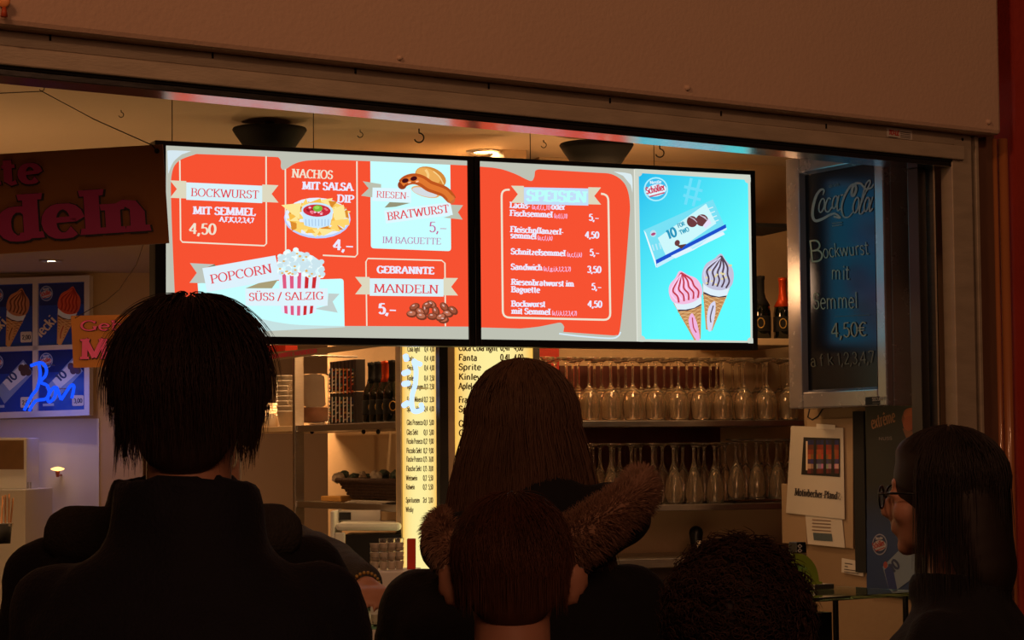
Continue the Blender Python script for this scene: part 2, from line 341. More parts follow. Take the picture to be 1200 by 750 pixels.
class Decal:
    """flat print on a plane; shapes are given in plane positions looked up through the photo's frame and laid on the plane itself"""
    def __init__(s, pl, lift0=0.0006, step=0.0003): s.pl = pl; s.v = []; s.f = []; s.c = []; s.l0 = lift0; s.st = step
    def poly(s, pts, col, layer=0, cols=None):
        n = len(s.v); lf = s.l0 + layer * s.st + len(s.f) * 1.5e-6
        for i, p in enumerate(pts):
            s.v.append(tuple(s.pl.at(p[0], p[1], lf))); s.c.append((cols[i] if cols else col))
        s.f.append(tuple(range(n, n + len(pts))))
    def stroke(s, pts, w, col, layer=0, smooth=False, closed=False, taper=None):
        if smooth: pts = smooth_path(pts, 6, closed)
        if closed: pts = list(pts) + [pts[0]]
        for q in ribbon(pts, (lambda dx, dy, t: w / 2) if taper is None else (lambda dx, dy, t: w / 2 * taper(t))): s.poly(q, col, layer)
    def ellipse(s, cx, cy, rx, ry, col, layer=0, rot=0, n=24, a0=0, a1=360):
        c, d = math.cos(R(rot)), math.sin(R(rot)); P = []
        for i in range(n if a1 - a0 >= 360 else n + 1):
            w = R(a0 + (a1 - a0) * i / n); x, y = rx * math.cos(w), ry * math.sin(w); P.append((cx + x * c - y * d, cy + x * d + y * c))
        s.poly(P, col, layer)
    def ring(s, cx, cy, rx, ry, w, col, layer=0, rot=0):
        c, d = math.cos(R(rot)), math.sin(R(rot)); P = []
        for i in range(29):
            a = 2 * math.pi * i / 28; x, y = rx * math.cos(a), ry * math.sin(a); P.append((cx + x * c - y * d, cy + x * d + y * c))
        s.stroke(P, w, col, layer)
    def rrect(s, q, r, col, layer=0, w=None, skip=()):
        """quad q (tl, tr, br, bl) with rounded corners"""
        P = []
        for i in range(4):
            a, b, c = Vector(q[i - 1]), Vector(q[i]), Vector(q[(i + 1) % 4])
            if i in skip: P.append(tuple(b)); continue
            p0 = b + (a - b).normalized() * r; p2 = b + (c - b).normalized() * r
            for k in range(6):
                t = k / 5; P.append(tuple(p0 * (1 - t) ** 2 + b * 2 * t * (1 - t) + p2 * t * t))
        if w: s.stroke(P, w, col, layer, closed=True)
        else: s.poly(P, col, layer)
    def text(s, txt, x0, y0, x1, y1, h, col, layer=3, thick=.17, thin=.06, serif=.10, slant=0.0, lean=0.0, outline=None, jit=0.0):
        """baseline from (x0,y0) to (x1,y1), capital height h; the line is fitted to its length"""
        W = sum(G[c][0] for c in txt if c in G); ex = Vector((x1 - x0, y1 - y0)) / W; en = ex.normalized()
        ey = Vector((en.y, -en.x)) * h + Vector((lean * h, 0)); kx = ex.length / h
        sc = 1.0; xo = 0.0
        for ch in txt:
            if ch not in G: continue
            w, st = G[ch]; jx, jy = (random.uniform(-jit, jit), random.uniform(-jit, jit)) if jit else (0, 0)
            for item in st:
                pts, fl = item
                P = [(p[0] * kx, p[1]) for p in pts]        # isotropic units of cap height
                polys = []
                tk, tn = thick * min(1, kx * 1.15), thin
                def wf(dx, dy, t, tk=tk, tn=tn): return (tn + (tk - tn) * abs(dy) ** 1.3) / 2
                if len(P) == 2:
                    (ax, ay), (bx, by) = P; P = [(ax + (bx - ax) * k / 3, ay + (by - ay) * k / 3) for k in range(4)]
                elif outline is None and fl == 0 and len(pts) < 8 and jit: P = smooth_path(P, 4)
                polys += ribbon(P, wf)
                if serif:
                    for flag, e in ((1, P[0]), (2, P[-1])):
                        if fl & flag:
                            hw = tk / 2 + serif * min(1, kx * 1.1); th = tn * 1.15; sy = -1 if e[1] > 0.4 else 1
                            y_ = e[1]; polys.append([(e[0] - hw, y_), (e[0] + hw, y_), (e[0] + hw * .9, y_ + sy * th), (e[0] - hw * .9, y_ + sy * th)])
                for q in polys:
                    pp = []
                    for (x, y) in q:
                        x = x + xo * kx + slant * y + jx; y += jy
                        p = Vector((x0, y0)) + en * (x * h) + ey * y; pp.append((p.x, p.y))
                    s.poly(pp, col, layer)
                    if outline:
                        c_ = Vector((sum(p[0] for p in pp) / 4, sum(p[1] for p in pp) / 4)); ow = outline[1]
                        big = []
                        for i2 in range(4):
                            a, b, c2 = Vector(pp[i2 - 1]), Vector(pp[i2]), Vector(pp[(i2 + 1) % 4])
                            big.append(tuple(b + ((b - c_).normalized() * ow * 1.3) + Vector((ow * .5, ow * .5))))
                        s.poly(big, outline[0], layer - 1)
            xo += w
    def build(s, name, m, parent, label=None):
        me = bpy.data.meshes.new(name); me.from_pydata(s.v, [], s.f); me.update()
        ca = me.color_attributes.new('Col', 'FLOAT_COLOR', 'POINT')
        ca.data.foreach_set('color', np.array([(*c, 1.0) for c in s.c], dtype=np.float32).ravel())
        me.materials.append(m); o = bpy.data.objects.new(name, me); COL.objects.link(o)
        o.parent = parent
        if parent: o.matrix_parent_inverse = parent.matrix_world.inverted()
        return tag(o, label)

# ================================================================== THE SETTING
def poly_prism(mb, pts, z0, z1):
    n = len(pts); mb.add([(x, y, z0) for x, y in pts] + [(x, y, z1) for x, y in pts], [tuple(range(n))[::-1], tuple(range(n, 2 * n))] + [(i, (i + 1) % n, n + (i + 1) % n, n + i) for i in range(n)]); return mb
struct('floor', poly_prism(MB(), [(-5, -2), (4, -2), (4, 13), (-5, 13)], -0.1, 0.0), M_floor)
# interior ceiling, from just behind the hatch to the far wall
cA, cB = FC.pt(-7.0, 0, 0.10), FC.pt(0.75, 0, 0.10)
struct('ceiling', poly_prism(MB(), [(cA.x, cA.y), (cB.x, cB.y), (2.6, 12.4), (-5, 12.4)], CEIL, CEIL + 0.08), M_ceil)
struct('wall_far', MB().pbox(FW, -4.4, 2.2, 0, CEIL, 0.0, 0.1), M_wall)
struct('wall_left', poly_prism(MB(), [(-5.2, 2.2), (-5.1, 2.2), (-4.6, 12.0), (-4.7, 12.0)], 0, CEIL), M_wall)
LB = LU.off(0.36)
struct('wall_middle', MB().pbox(LB, -1.5, 0.02, 0, CEIL, 0, 0.08), M_wall)
e0 = LB.pt(-1.5, 0, 0)
struct('wall_passage', poly_prism(MB(), [(e0.x, e0.y), (e0.x + .08, e0.y), (e0.x - .1, 12), (e0.x - .2, 12)], 0, CEIL), M_wall)
struct('wall_back', MB().pbox(RB, RB.U(634), 1.0, 0, CEIL, 0, 0.08), M_wall)
struct('wall_right', MB().pbox(RW, RW.U(941), RW.U(1096), 0, CEIL, 0, 0.05), mat('brown_side_wall', (.26, .175, .10), .85, 0, .12, 4, .1, 40))
# painted fascia box over the hatch: rounded bottom edge and right corner
FE = FC.off(-0.06); zf0 = FE.Z(600, 94) - 0.002
uR = FC.off(-.06).U(1174, 150)
fas = MB(); pr = []
for k in range(7):
    a = R(90 * k / 6); pr.append((-0.10 - 0.02 * (1 - math.sin(a)) * -1, 0))
fas.pbox(FC, -6.5, uR, zf0, 4.4, -0.06, 0.06)
struct('wall_fascia', fas, M_fascia, bevel=0.012)
# dark red neighbouring wall to the right
struct('wall_red', MB().pbox(FC, FC.U(1184, 300), 2.2, 0, 4.4, -0.03, 0.1), M_redwall)
# small bumps and nail heads on the fascia
FF = FC.off(-0.061)
for (x, y, r) in ((468, 68, 4.0), (805, 103, 4.5), (1158, 143, 4.0)):
    p = FF.at(x, y); MB().ell((0, 0, 0), (r / F_PX * p.y, 0.006, r / F_PX * p.y * .8), seg=12, rings=8).build('trim_2', M_fascia, kind='structure', smooth=True).location = p
# aluminium head rail of the hatch: two stepped profiles, a slot and a polished glass track
z1 = FC.Z(1100, 152); 
orn = thing('wall_ornament', FE.at(3, 3), 'small round orange lit ornament at the upper left corner of the fascia', 'ornament')
q = FE.at(2, 3, .012); M_orn = mat('orange_ceramic', (.75, .30, .10), .5, 0, .2, 30)
MB().ell(q, (.012, .006, .012), seg=18, rings=10).build('disc', M_orn, orn, smooth=True)
MB().tube([q - Vector((0, 0, .012)), q - Vector((0, 0, .030))], [.004, .007], 10).build('pendant', mat('red_ceramic', (.4, .06, .02), .5), orn, smooth=True)
MB().tube([q, FE.at(2, 3, -.005)], .003, 6).build('pin', M_aludark, orn)
rail = thing('hatch_head_rail', FC.pt(-1.0, 2.2, 0), 'long worn aluminium head rail running under the fascia', 'rail')
zt = FC.Z(800, 119); zm = FC.Z(800, 138); zb = FC.Z(800, 156.5); uE = FC.U(1124, 187); uS = FC.U(1114, 165)
MB().pbox(FC, -6.3, uS, zm, zf0, -0.015, 0.06).build('upper_rail', M_alu, rail, bevel=.002)
MB().pbox(FC, -6.3, uE, zb, zm - .001, -0.022, 0.012).build('lower_rail', M_alu, rail, bevel=.003)
MB().pbox(FC, -6.3, uE - .01, zb - 0.006, zb, -0.012, 0.01).build('slot', M_blackmat, rail)
MB().pbox(FC, -6.3, uE - .03, zb - 0.020, zb - 0.006, -0.010, 0.085).build('polished_track', M_track, rail, bevel=.002)
for x, y in ((55, 42), (245, 63), (412, 81), (568, 99), (710, 116), (840, 131), (963, 146)):
    p = FC.at(x, y, .016); MB().tube([p, p - Vector((0, 0, .012))], 0.0025, 6).build('screw', M_aludark, rail)
st = thing('maker_sticker', FC.at(1054, 156, 0.017), 'small white sticker with red and grey print on the head rail', 'sticker')
FS = FC.off(-0.0165)
MB().quad_px(FS, [(1039, 149), (1069, 153), (1069, 164), (1039, 160)], .0006).build('sheet', M_paper, st)
d = Decal(FS); d.text('TO-LE', 1041, 157.5, 1053, 159, 5.5, lin((190, 40, 30)), thick=.26, thin=.14, serif=0)
for k in range(4): d.stroke([(1055, 154.5 + k * 2), (1067, 156 + k * 2)], .8, lin((70, 60, 55)))
d.stroke([(1041, 160.2), (1052, 161.5)], .7, lin((60, 50, 50)))
d.build('print', M_print, st)
# right jamb: aluminium channel, groove, timber strip, round orange-brown edge
jamb = thing('hatch_jamb', FC.pt(0, 0, 0), 'upright aluminium jamb profile at the right end of the hatch', 'jamb')
zj = FC.Z(1120, 157)
MB().pbox(FC, FC.U(1114, 300), FC.U(1137, 300), 0, zj, -.012, .03).build('face_plate', M_alu, jamb, bevel=.002)
MB().pbox(FC, FC.U(1137, 300), FC.U(1142, 300), 0, zj, .008, .03).build('groove', M_aludark, jamb)
MB().pbox(FC, FC.U(1142, 300), FC.U(1145.5, 300), 0, zj, -.012, .03).build('lip', M_alu, jamb, bevel=.0015)
p = FC.at(1124, 164, .0125); MB().tube([p, p - FC.n * .004], .0045, 12).build('screw_hole', M_blackmat, jamb)
M_strip = mat('brown_painted_strip', (0.13, 0.06, 0.035), 0.6, 0, 0.2, 8, stretch=(4, 4, 1))
struct('trim_1', MB().pbox(FC, FC.U(1145, 300), FC.U(1172, 300), 0, zj + .02, .012, .06), M_strip)
M_edge = mat('orange_brown_lacquer', (0.36, 0.13, 0.045), 0.3, 0, 0.15, 6, coat=.5)
u = FC.U(1178, 300)
tb = MB(); tb.tube([FC.pt(u, 0, 0.0), FC.pt(u, zj, 0.0)], .013, 16); tb.build('trim_3', M_edge, kind='structure', smooth=True)
MB().tube([FC.pt(u - .022, 0, .01), FC.pt(u - .022, zj, .01)], .007, 12).build('trim_4', M_edge, kind='structure', smooth=True)
# dark sliding sash stack between the side wall and the jamb
sash = thing('sliding_sash', FC.pt(FC.U(1105, 300), 0, .1), 'dark metal sliding sash parked beside the jamb', 'window sash')
zs = zb - .02
MB().pbox(FC, FC.U(1094, 300), FC.U(1103, 300), 0, zs, .05, .09).build('stile', M_aludark, sash, bevel=.002)
MB().pbox(FC, FC.U(1105, 300), FC.U(1107, 300), 0, zs, .03, .06).build('bright_edge', M_steel, sash)
MB().pbox(FC, FC.U(1107, 300), FC.U(1115, 300), 0, zs, .05, .09).build('stile', M_blackmat, sash, bevel=.002)

# ================================================================== LAMPS INSIDE
def downlight(px, py, label, energy, real=True):
    d_ = ray(px, py); t = (CEIL - EYE.z) / d_.z; p = EYE + d_ * t
    L = thing('ceiling_downlight', p, label, 'ceiling light', 'round recessed downlights in the kiosk ceiling')
    MB().lathe([(0.040, -0.001), (0.043, -0.008), (0.058, -0.006), (0.060, 0.0), (0.058, 0.001)], p, 28).build('trim_ring', M_steel, L, smooth=True)
    MB().lathe([(0.0001, -0.002), (0.040, -0.002), (0.040, -0.0005), (0.0001, -0.0005)], p, 24).build('lens', M_lamp, L)
    add_light('downlight_beam', 'SPOT', p - Vector((0, 0, .03)), p - Vector((0, 0, 2)), energy, (1, .56, .24), .04, 150, .9)
    return p
downlight(568, 177, 'round chrome rimmed downlight glowing above the gap between the menu screens', 30)
downlight(60, 305, 'small round downlight over the ice cream price board', 10)
# unseen fills added first, then further ceiling lamps that screens and rail hide
add_light('low_fill_light', 'AREA', (.35, 5.75, 1.0), (.5, 7.2, 1.45), 1.3, (1, .55, .26), .5)  # added low fill that lifts the glasses on the back shelves
add_light('low_fill_light', 'AREA', (-1.1, 4.75, 1.0), (-1.25, 6.4, 2.2), .8, (1, .52, .22), .5)  # added low fill aimed up at the brown sign
for (x, y, z, e) in ((.35, 6.85, 1.98, 6.5), (-1.0, 8.6, 1.7, 15), (-1.9, 6.6, 1.6, 13)):     # unseen fill points added to lift the ceiling, behind screens and heads
    add_light('kiosk_fill_point', 'POINT', (x, y, z), (x, y, 0), e, (1, .52, .21), .08)
for (x, y, e) in ((.75, 6.95, 10), (-.9, 7.6, 24), (-2.0, 9.3, 42), (-1.4, 6.0, 12)):
    add_light('kiosk_ceiling_lamp', 'SPOT', (x, y, CEIL - .02), (x, y, 0), e, (1, .56, .24), .06, 160, 1.0)

# ================================================================== MENU SCREENS
RED = lin((247, 82, 50)); GREY = lin((190, 192, 178)); GREYB = lin((196, 222, 222)); CYW = lin((200, 255, 255)); CREAM = lin((240, 228, 205)); CRW = lin((230, 235, 255))
TAUPE = lin((150, 145, 125)); RIB = lin((218, 242, 248)); TAN = lin((222, 216, 190)); RTX = lin((226, 60, 70)); LILAC = lin((235, 235, 255))
def screen(name, label, q, frame_q, dpl, wires):
    """q: lit corners, frame_q: outer corners (tl, tr, br, bl) in the plane"""
    c = dpl.at((q[0][0] + q[1][0]) / 2, q[2][1]); T = thing(name, c, label, 'screen', 'wide menu screens hanging from the kiosk ceiling')
    u0 = (dpl.U(*frame_q[0]) + dpl.U(*frame_q[3])) / 2; u1 = (dpl.U(*frame_q[1]) + dpl.U(*frame_q[2])) / 2
    zt_ = (dpl.Z(*frame_q[0]) + dpl.Z(*frame_q[1])) / 2; zb_ = (dpl.Z(*frame_q[3]) + dpl.Z(*frame_q[2])) / 2
    w0 = (dpl.U(*q[0]) + dpl.U(*q[3])) / 2; w1 = (dpl.U(*q[1]) + dpl.U(*q[2])) / 2; v1 = (dpl.Z(*q[0]) + dpl.Z(*q[1])) / 2; v0 = (dpl.Z(*q[3]) + dpl.Z(*q[2])) / 2
    MB().pbox(dpl, u0, u1, zb_, zt_, 0.001, .05).build('casing', M_black, T, bevel=.003)
    fr = MB(); fr.pbox(dpl, u0, w0, zb_, zt_, -.006, .003).pbox(dpl, w1, u1, zb_, zt_, -.006, .003).pbox(dpl, w0, w1, v1, zt_, -.006, .003).pbox(dpl, w0, w1, zb_, v0, -.006, .003)
    fr.build('bezel', M_black, T, bevel=.0015)
    for x in wires: MB().tube([dpl.pt(dpl.U(x), zt_ - .004, .025), dpl.pt(dpl.U(x), CEIL, .025)], .0013, 6).build('hanging_wire', M_string, T)
    return T, (w0, w1, v0, v1)
S1, w1_ = screen('menu_screen', 'wide lit menu screen with popcorn, nachos and bratwurst on red', [(192, 171), (547, 188), (549, 397.5), (196, 393)], [(180, 164), (554, 184), (556, 406), (182, 402)], SC, (205, 372))
S2, w2_ = screen('menu_screen', 'wide lit menu screen listing Speisen beside a cyan ice cream advert', [(561.5, 189), (879, 205), (880.5, 401.5), (563.5, 398.4)], [(554.6, 184), (884.5, 199.5), (886.5, 410.5), (556.6, 406)], SC, (628, 774))
def ribbon_banner(d, x0, y0, x1, y1, hh, tail=22, lay=4, body=RIB, tailc=TAN):
    """banner with swallow tails; (x0,y0)-(x1,y1) is the middle line of its body"""
    for sx, (x, y), s_ in ((-1, (x0, y0), -2), (1, (x1, y1), 2)):
        sl = (y1 - y0) / (x1 - x0)
        X2 = x + sx * tail; Y = lambda xx: y + (xx - x) * sl - 1.5
        d.poly([(x, Y(x) - hh), (X2, Y(X2) - hh), (X2 - sx * 8, Y(X2)), (X2, Y(X2) + hh), (x, Y(x) + hh)][::sx], tailc, lay)
    d.poly([(x0, y0 - hh), (x1, y1 - hh), (x1, y1 + hh), (x0, y0 + hh)], body, lay + 1)

d = Decal(SC, .0008)
d.poly([(190.5, 170.5), (547.5, 188.5), (549.5, 398), (190.5, 393.2)], GREY, 0)
# red sheet with its cut corners
redL = smooth_path([(207, 393), (204, 330), (200.5, 240), (201, 205), (209, 189), (230, 180.5)], 5) + [(322, 184)] + smooth_path([(326, 184.3), (329, 189), (329, 196), (333, 199), (345, 192), (358, 188.5), (380, 187.5), (410, 188)], 5) + [(547.5, 194), (549.3, 382.7), (400, 382.4), (216, 380)]
redL = redL[1:]
d.poly([(548.7, 194), (548.9, 382.8), (216, 381), (206.7, 381)] + redL[2:-4], RED, 1)
d.poly(smooth_path([(196, 178), (199, 176.2), (224, 177.2)], 5) + smooth_path([(213, 181), (203, 190), (197, 204)], 5), lin((215, 232, 240)), 1)
d.poly([(189, 285), (191.5, 285), (193, 393), (189.5, 393)], lin((255, 120, 100)), 1)
for pts in ([(210.5, 188), (211.5, 281), (213.5, 283.7), (309.5, 288), (312, 285.5), (311.6, 183)], [(334.2, 198), (334.6, 293), (336, 298)], [(418, 189), (418.6, 298), (416, 301), (378, 299.2)], [(336, 298), (352, 298.8)]):
    d.stroke(pts, 1.7, CREAM, 2)
ribbon_banner(d, 218, 224, 307, 228, 10.2, 19)
d.text('BOCKWURST', 223, 230, 303, 233, 9.5, RTX, 7, thick=.15, thin=.05)
d.text('MIT SEMMEL', 226, 251, 299, 253, 9.0, LILAC, 3, thick=.27, thin=.11)
d.text('A,F,K,1,2,3,4,7', 257, 259.5, 297, 261, 5.5, LILAC, 3, thick=.27, thin=.12)
d.text('4,50', 221, 274, 253, 275, 12.5, CREAM, 3, thick=.22, thin=.09)
d.text('NACHOS', 341.5, 208, 389.5, 210, 10, CREAM, 3, thick=.20, thin=.08)
d.text('MIT SALSA', 354, 222, 413, 223.7, 9, LILAC, 3, thick=.27, thin=.11)
d.text('DIP', 394.5, 237, 414, 238, 9, LILAC, 3, thick=.27, thin=.11)
d.text('4,\u2013', 389.5, 293, 414, 293.8, 12.5, LILAC, 3, thick=.25, thin=.12)
# nacho plate
CH1, CH2, CH3 = lin((255, 214, 110)), lin((250, 190, 75)), lin((255, 232, 150))
d.ellipse(371.5, 256, 39, 23.5, lin((190, 210, 255)), 2, 2); d.ellipse(371.5, 254.3, 38, 22.5, lin((232, 240, 255)), 3, 2)
rr = random.Random(3)
for k in range(56):
    a = 2 * math.pi * k / 56 + rr.uniform(-.1, .1); rad = rr.uniform(.62, .98); cx, cy = 371 + 35 * rad * math.cos(a), 254 + 19 * rad * math.sin(a)
    t0_ = rr.uniform(0, 6.28); s_ = rr.uniform(6.5, 9.5)
    d.poly([(cx + s_ * math.cos(t0_ + 2.1 * j), cy + .72 * s_ * math.sin(t0_ + 2.1 * j)) for j in range(3)], (CH1, CH2, CH3, lin((222, 140, 45)))[k % 4], 4 + k % 3)
for q_, c_ in (([(329, 240.5), (352, 238), (350, 257)], CH3), ([(353, 241), (358, 232.5), (361, 240)], CH1), ([(361, 238), (375, 232.5), (376, 238)], CH2), ([(379, 239), (384, 235), (386, 240)], CH3), ([(390, 245), (402, 240), (405, 256), (390, 255)], CH3), ([(388, 259), (408, 256), (409, 264), (387, 264)], CH1), ([(347, 259), (370, 268), (347, 270)], CH1), ([(372, 268), (393, 269), (378, 277)], CH3)):
    d.poly(q_, c_, 7)
d.poly([(353, 246), (389, 246), (387, 261)] + [(386 - 30 * k / 6, 264 + 3.4 * math.sin(math.pi * k / 6)) for k in range(7)] + [(355, 259)], lin((205, 235, 255)), 8)
for k in range(8): d.stroke([(357.5 + k * 3.8, 257), (358 + k * 3.7, 265)], .8, lin((160, 190, 225)), 9)
d.ellipse(371, 246.5, 18.6, 8.8, lin((205, 235, 255)), 9, 2); d.ellipse(370.5, 247, 16.2, 7.2, lin((205, 45, 60)), 10, 2)
for k in range(26):
    a, r_ = rr.uniform(0, 6.28), rr.uniform(.1, .9); d.ellipse(370.5 + 15 * r_ * math.cos(a), 247 + 6.2 * r_ * math.sin(a), 1.6, 1.1, (lin((240, 120, 130)), lin((150, 30, 40)), lin((250, 190, 210)))[k % 3], 11, n=8)
d.ellipse(371.5, 244.5, 5.6, 3.8, lin((120, 190, 60)), 12); d.ellipse(370.5, 243.5, 3, 1.8, lin((160, 220, 90)), 13)
# bratwurst panel
d.rrect([(433.5, 189), (527.2, 193.2), (528.2, 294.5), (434.2, 291)], 4, CYW, 2, skip=(0, 1))
def sausage():
    path = smooth_path([(470, 216), (476, 211.5), (485, 209.8), (494, 212.5), (502, 218), (510, 221), (520, 225), (526, 231), (529, 235)], 5)
    d.ellipse(498, 225, 17, 6, lin((235, 175, 110)), 6, 15); d.ellipse(497, 225.5, 15, 4.6, lin((215, 220, 225)), 7, 15)
    d.ellipse(504, 208, 19, 11.5, lin((214, 138, 55)), 6, 22); d.ellipse(501, 206.5, 15, 8.5, lin((238, 172, 88)), 7, 24); d.stroke([(498, 199), (501, 205), (500, 212)], 3, lin((250, 205, 130)), 8, smooth=True)
    d.stroke([(507, 201), (514, 207), (519, 216)], 1.4, lin((250, 210, 140)), 8, smooth=True)
    d.stroke(path, 12.5, lin((190, 85, 30)), 9, taper=lambda t: .82 + .5 * math.sin(math.pi * t) ** .5 * .5)
    d.stroke(path, 7, lin((225, 120, 48)), 10, taper=lambda t: .9)
    d.ellipse(470.5, 217, 5.2, 5.2, lin((150, 60, 25)), 9); d.ellipse(528, 234, 4.4, 5, lin((205, 110, 60)), 9)
    for x, y in ((474, 212), (484, 209.5)): d.ellipse(x, y, 4, 2.6, lin((70, 15, 22)), 11, -15)
    for x, y in ((479, 214), (488, 213)): d.ellipse(x, y, 2, 1, lin((255, 190, 150)), 11, -15)
sausage()
d.poly([(424.5, 212.5), (446, 216), (446, 220), (436, 220), (436, 231.5), (422.5, 229.5), (431.5, 221)], lin((188, 192, 175)), 5)
d.poly([(436, 220), (481, 221.3), (481, 237.8), (435.5, 235.5)], lin((224, 248, 255)), 6)
d.text('RIESEN-', 440, 231.5, 479, 233.6, 7.6, RTX, 8, thick=.14, thin=.05)
d.poly([(456, 237), (480, 238), (463, 242.5), (450, 243.5)], lin((150, 148, 120)), 5)
d.poly([(527, 240), (542, 240.7), (536, 249), (541.5, 257.5), (519, 255.2), (527, 253)], lin((188, 192, 175)), 5)
d.poly([(449.5, 247), (527, 237), (530, 252), (451.5, 262)], lin((224, 248, 255)), 6)
d.text('BRATWURST', 453.5, 258.5, 526, 249, 9.4, RTX, 8, thick=.16, thin=.06)
d.text('5,\u2013', 501.5, 272, 523, 272.6, 12, lin((200, 90, 150)), 8, thick=.14, thin=.06)
d.text('IM BAGUETTE', 447, 285, 516, 286.8, 7.6, lin((190, 120, 170)), 8, thick=.14, thin=.05)
# almonds panel
d.stroke([(429.3, 382), (428.3, 307), (430.5, 303), (517, 305.3), (520.8, 308.5), (521.4, 382.5)], 1.6, CREAM, 2)
d.text('GEBRANNTE', 441, 320, 508, 321.5, 8.2, LILAC, 3, thick=.30, thin=.13)
ribbon_banner(d, 432.5, 336.5, 519, 337.5, 10.2, 17)
d.text('MANDELN', 437, 343, 513, 344.2, 10, RTX, 8, thick=.17, thin=.06)
d.text('5,\u2013', 442.5, 367.5, 464, 368.3, 12, LILAC, 3, thick=.28, thin=.12)
for k, (x, y, a) in enumerate(((482, 368, 0), (485, 360, -25), (493, 371, 10), (498, 363, 80), (492, 366, 40), (506, 371, 0), (505, 357, 30), (510, 365, 70), (516, 372, -20), (520, 360, 50), (524, 368, 10), (530, 364, 40), (519, 375, 0), (500, 358, -20))):
    d.ellipse(x, y, 6.6, 4.4, lin((120, 58, 38)), 4 + k % 3 * 2, a, 12); d.ellipse(x - .6, y - .8, 5, 3, (lin((188, 108, 80)), lin((160, 84, 58)))[k % 2], 5 + k % 3 * 2, a, 10)
    d.ellipse(x - 1.5, y - 1.8, 1.8, .9, lin((225, 180, 170)), 10, a, 7)
# popcorn
d.rrect([(231, 332), (402, 326.6), (403.2, 382.6), (235, 382)], 4, CYW, 2, skip=(0, 2, 3))
d.poly([(295, 378)] + smooth_path([(296, 374), (302, 373), (320, 377), (345, 380.5), (380, 381.8)], 4) + [(403.5, 382.2), (403.5, 383.5), (235, 392)], lin((198, 226, 226)), 3)
d.poly([(222, 308.5), (251, 310), (240, 314), (240, 332), (221.5, 331.5), (230, 320)], lin((190, 196, 186)), 4)
d.poly([(239, 315), (251, 309.7), (252, 312)], lin((120, 118, 90)), 5)
d.poly([(236.5, 314.5), (322, 299.5), (328, 327.5), (242, 342.5)], lin((222, 242, 252)), 5)
d.text('POPCORN', 246.5, 332.8, 318.5, 319.5, 10.5, RTX, 9, thick=.17, thin=.06)
d.poly([(310, 329), (325, 328), (318, 338), (287, 338)], lin((170, 158, 120)), 4)
for k in range(11):                                     # striped tub
    xa, xb = 325 + k * 4.55, 325 + (k + 1) * 4.55; xc, xd = 329 + k * 3.65, 329 + (k + 1) * 3.65
    d.poly([(xa, 315 + .9 * k * .8), (xb, 315 + .9 * (k + 1) * .8), (xd, 366 + 4 * math.sin(math.pi * (k + 1) / 11)), (xc, 366 + 4 * math.sin(math.pi * k / 11))], (lin((225, 240, 255)), (lin((225, 90, 130)), lin((205, 45, 50)))[k > 5])[k % 2], 6)
rr = random.Random(5)
d.poly([(326, 303), (338, 297), (352, 295), (366, 300), (377, 308), (377, 322), (326, 317)], lin((214, 236, 244)), 6)
for k in range(120):
    t = rr.random(); x = 327 + 50 * t; top = 300 - 8 * math.sin(math.pi * min(1, t * 1.3)) + 14 * max(0, t - .5); y = top + rr.random() * (321 + 3 * t - top)
    d.ellipse(x, y, 3.4, 3.0, (lin((215, 250, 255)), lin((240, 255, 255)), lin((205, 230, 238)))[k % 3], 7 + k % 3, n=10)
    if k % 6 == 0: d.ellipse(x, y + 1, 1.6, 1.1, lin((235, 180, 90)), 10, n=7)
d.poly([(384, 344), (397, 344.5), (389, 353.5), (395, 366.5), (368, 362), (383, 358)], lin((195, 208, 205)), 4)
d.poly([(286.5, 338.5), (383, 338), (383, 358.5), (287, 358.5)], lin((224, 244, 252)), 8)
d.text('S\u00dcSS / SALZIG', 290.5, 352.8, 378, 351.2, 9.2, RTX, 11, thick=.17, thin=.06)
d.build('menu_graphics', M_screen, S1)

d = Decal(SC, .0008)
d.poly([(560.5, 188.5), (744, 198), (748, 400.8), (562.7, 398.3)], GREY, 0)
d.poly([(742.5, 197.9), (747, 198.1), (749.5, 400.6), (746, 400.5)], lin((228, 230, 220)), 1)
red2 = [(561.5, 195.2)] + smooth_path([(577, 196.5), (590, 199), (605, 204.5), (616, 210), (623, 212), (626, 207), (627, 200.5), (631, 198.6), (637, 198.8)], 5) + smooth_path([(700, 202.5), (716, 204), (728, 211), (735, 222), (738, 240), (737, 262), (731, 340), (726, 388), (722, 392.7), (716, 393)], 5) + [(660, 389)] + smooth_path([(661, 383), (657, 378.3), (648, 379.5), (630, 383), (610, 385)], 5) + [(563.3, 383.8)]
d.poly(red2, RED, 1)
d.poly(smooth_path([(719, 201.2), (735, 203), (740.5, 207), (741, 226)], 5) + smooth_path([(739, 217), (730, 206)], 3), lin((220, 236, 240)), 1)
d.stroke([(655, 391), (680, 394), (715, 396.5), (724, 394), (727, 389)], 1.8, lin((215, 235, 245)), 1, smooth=True)
d.rrect([(587.5, 222), (712.5, 227.5), (715, 375), (589, 372)], 8, CREAM, 2, w=2.3)
d.poly([(597, 218), (704, 221), (704, 241), (597, 238)], RED, 3)
ribbon_banner(d, 613.5, 229.5, 689, 231, 10, 15, body=lin((196, 222, 250)))
d.text('SPEISEN', 616, 235.5, 687, 237.5, 13, lin((188, 255, 250)), 8, thick=.30, thin=.13)
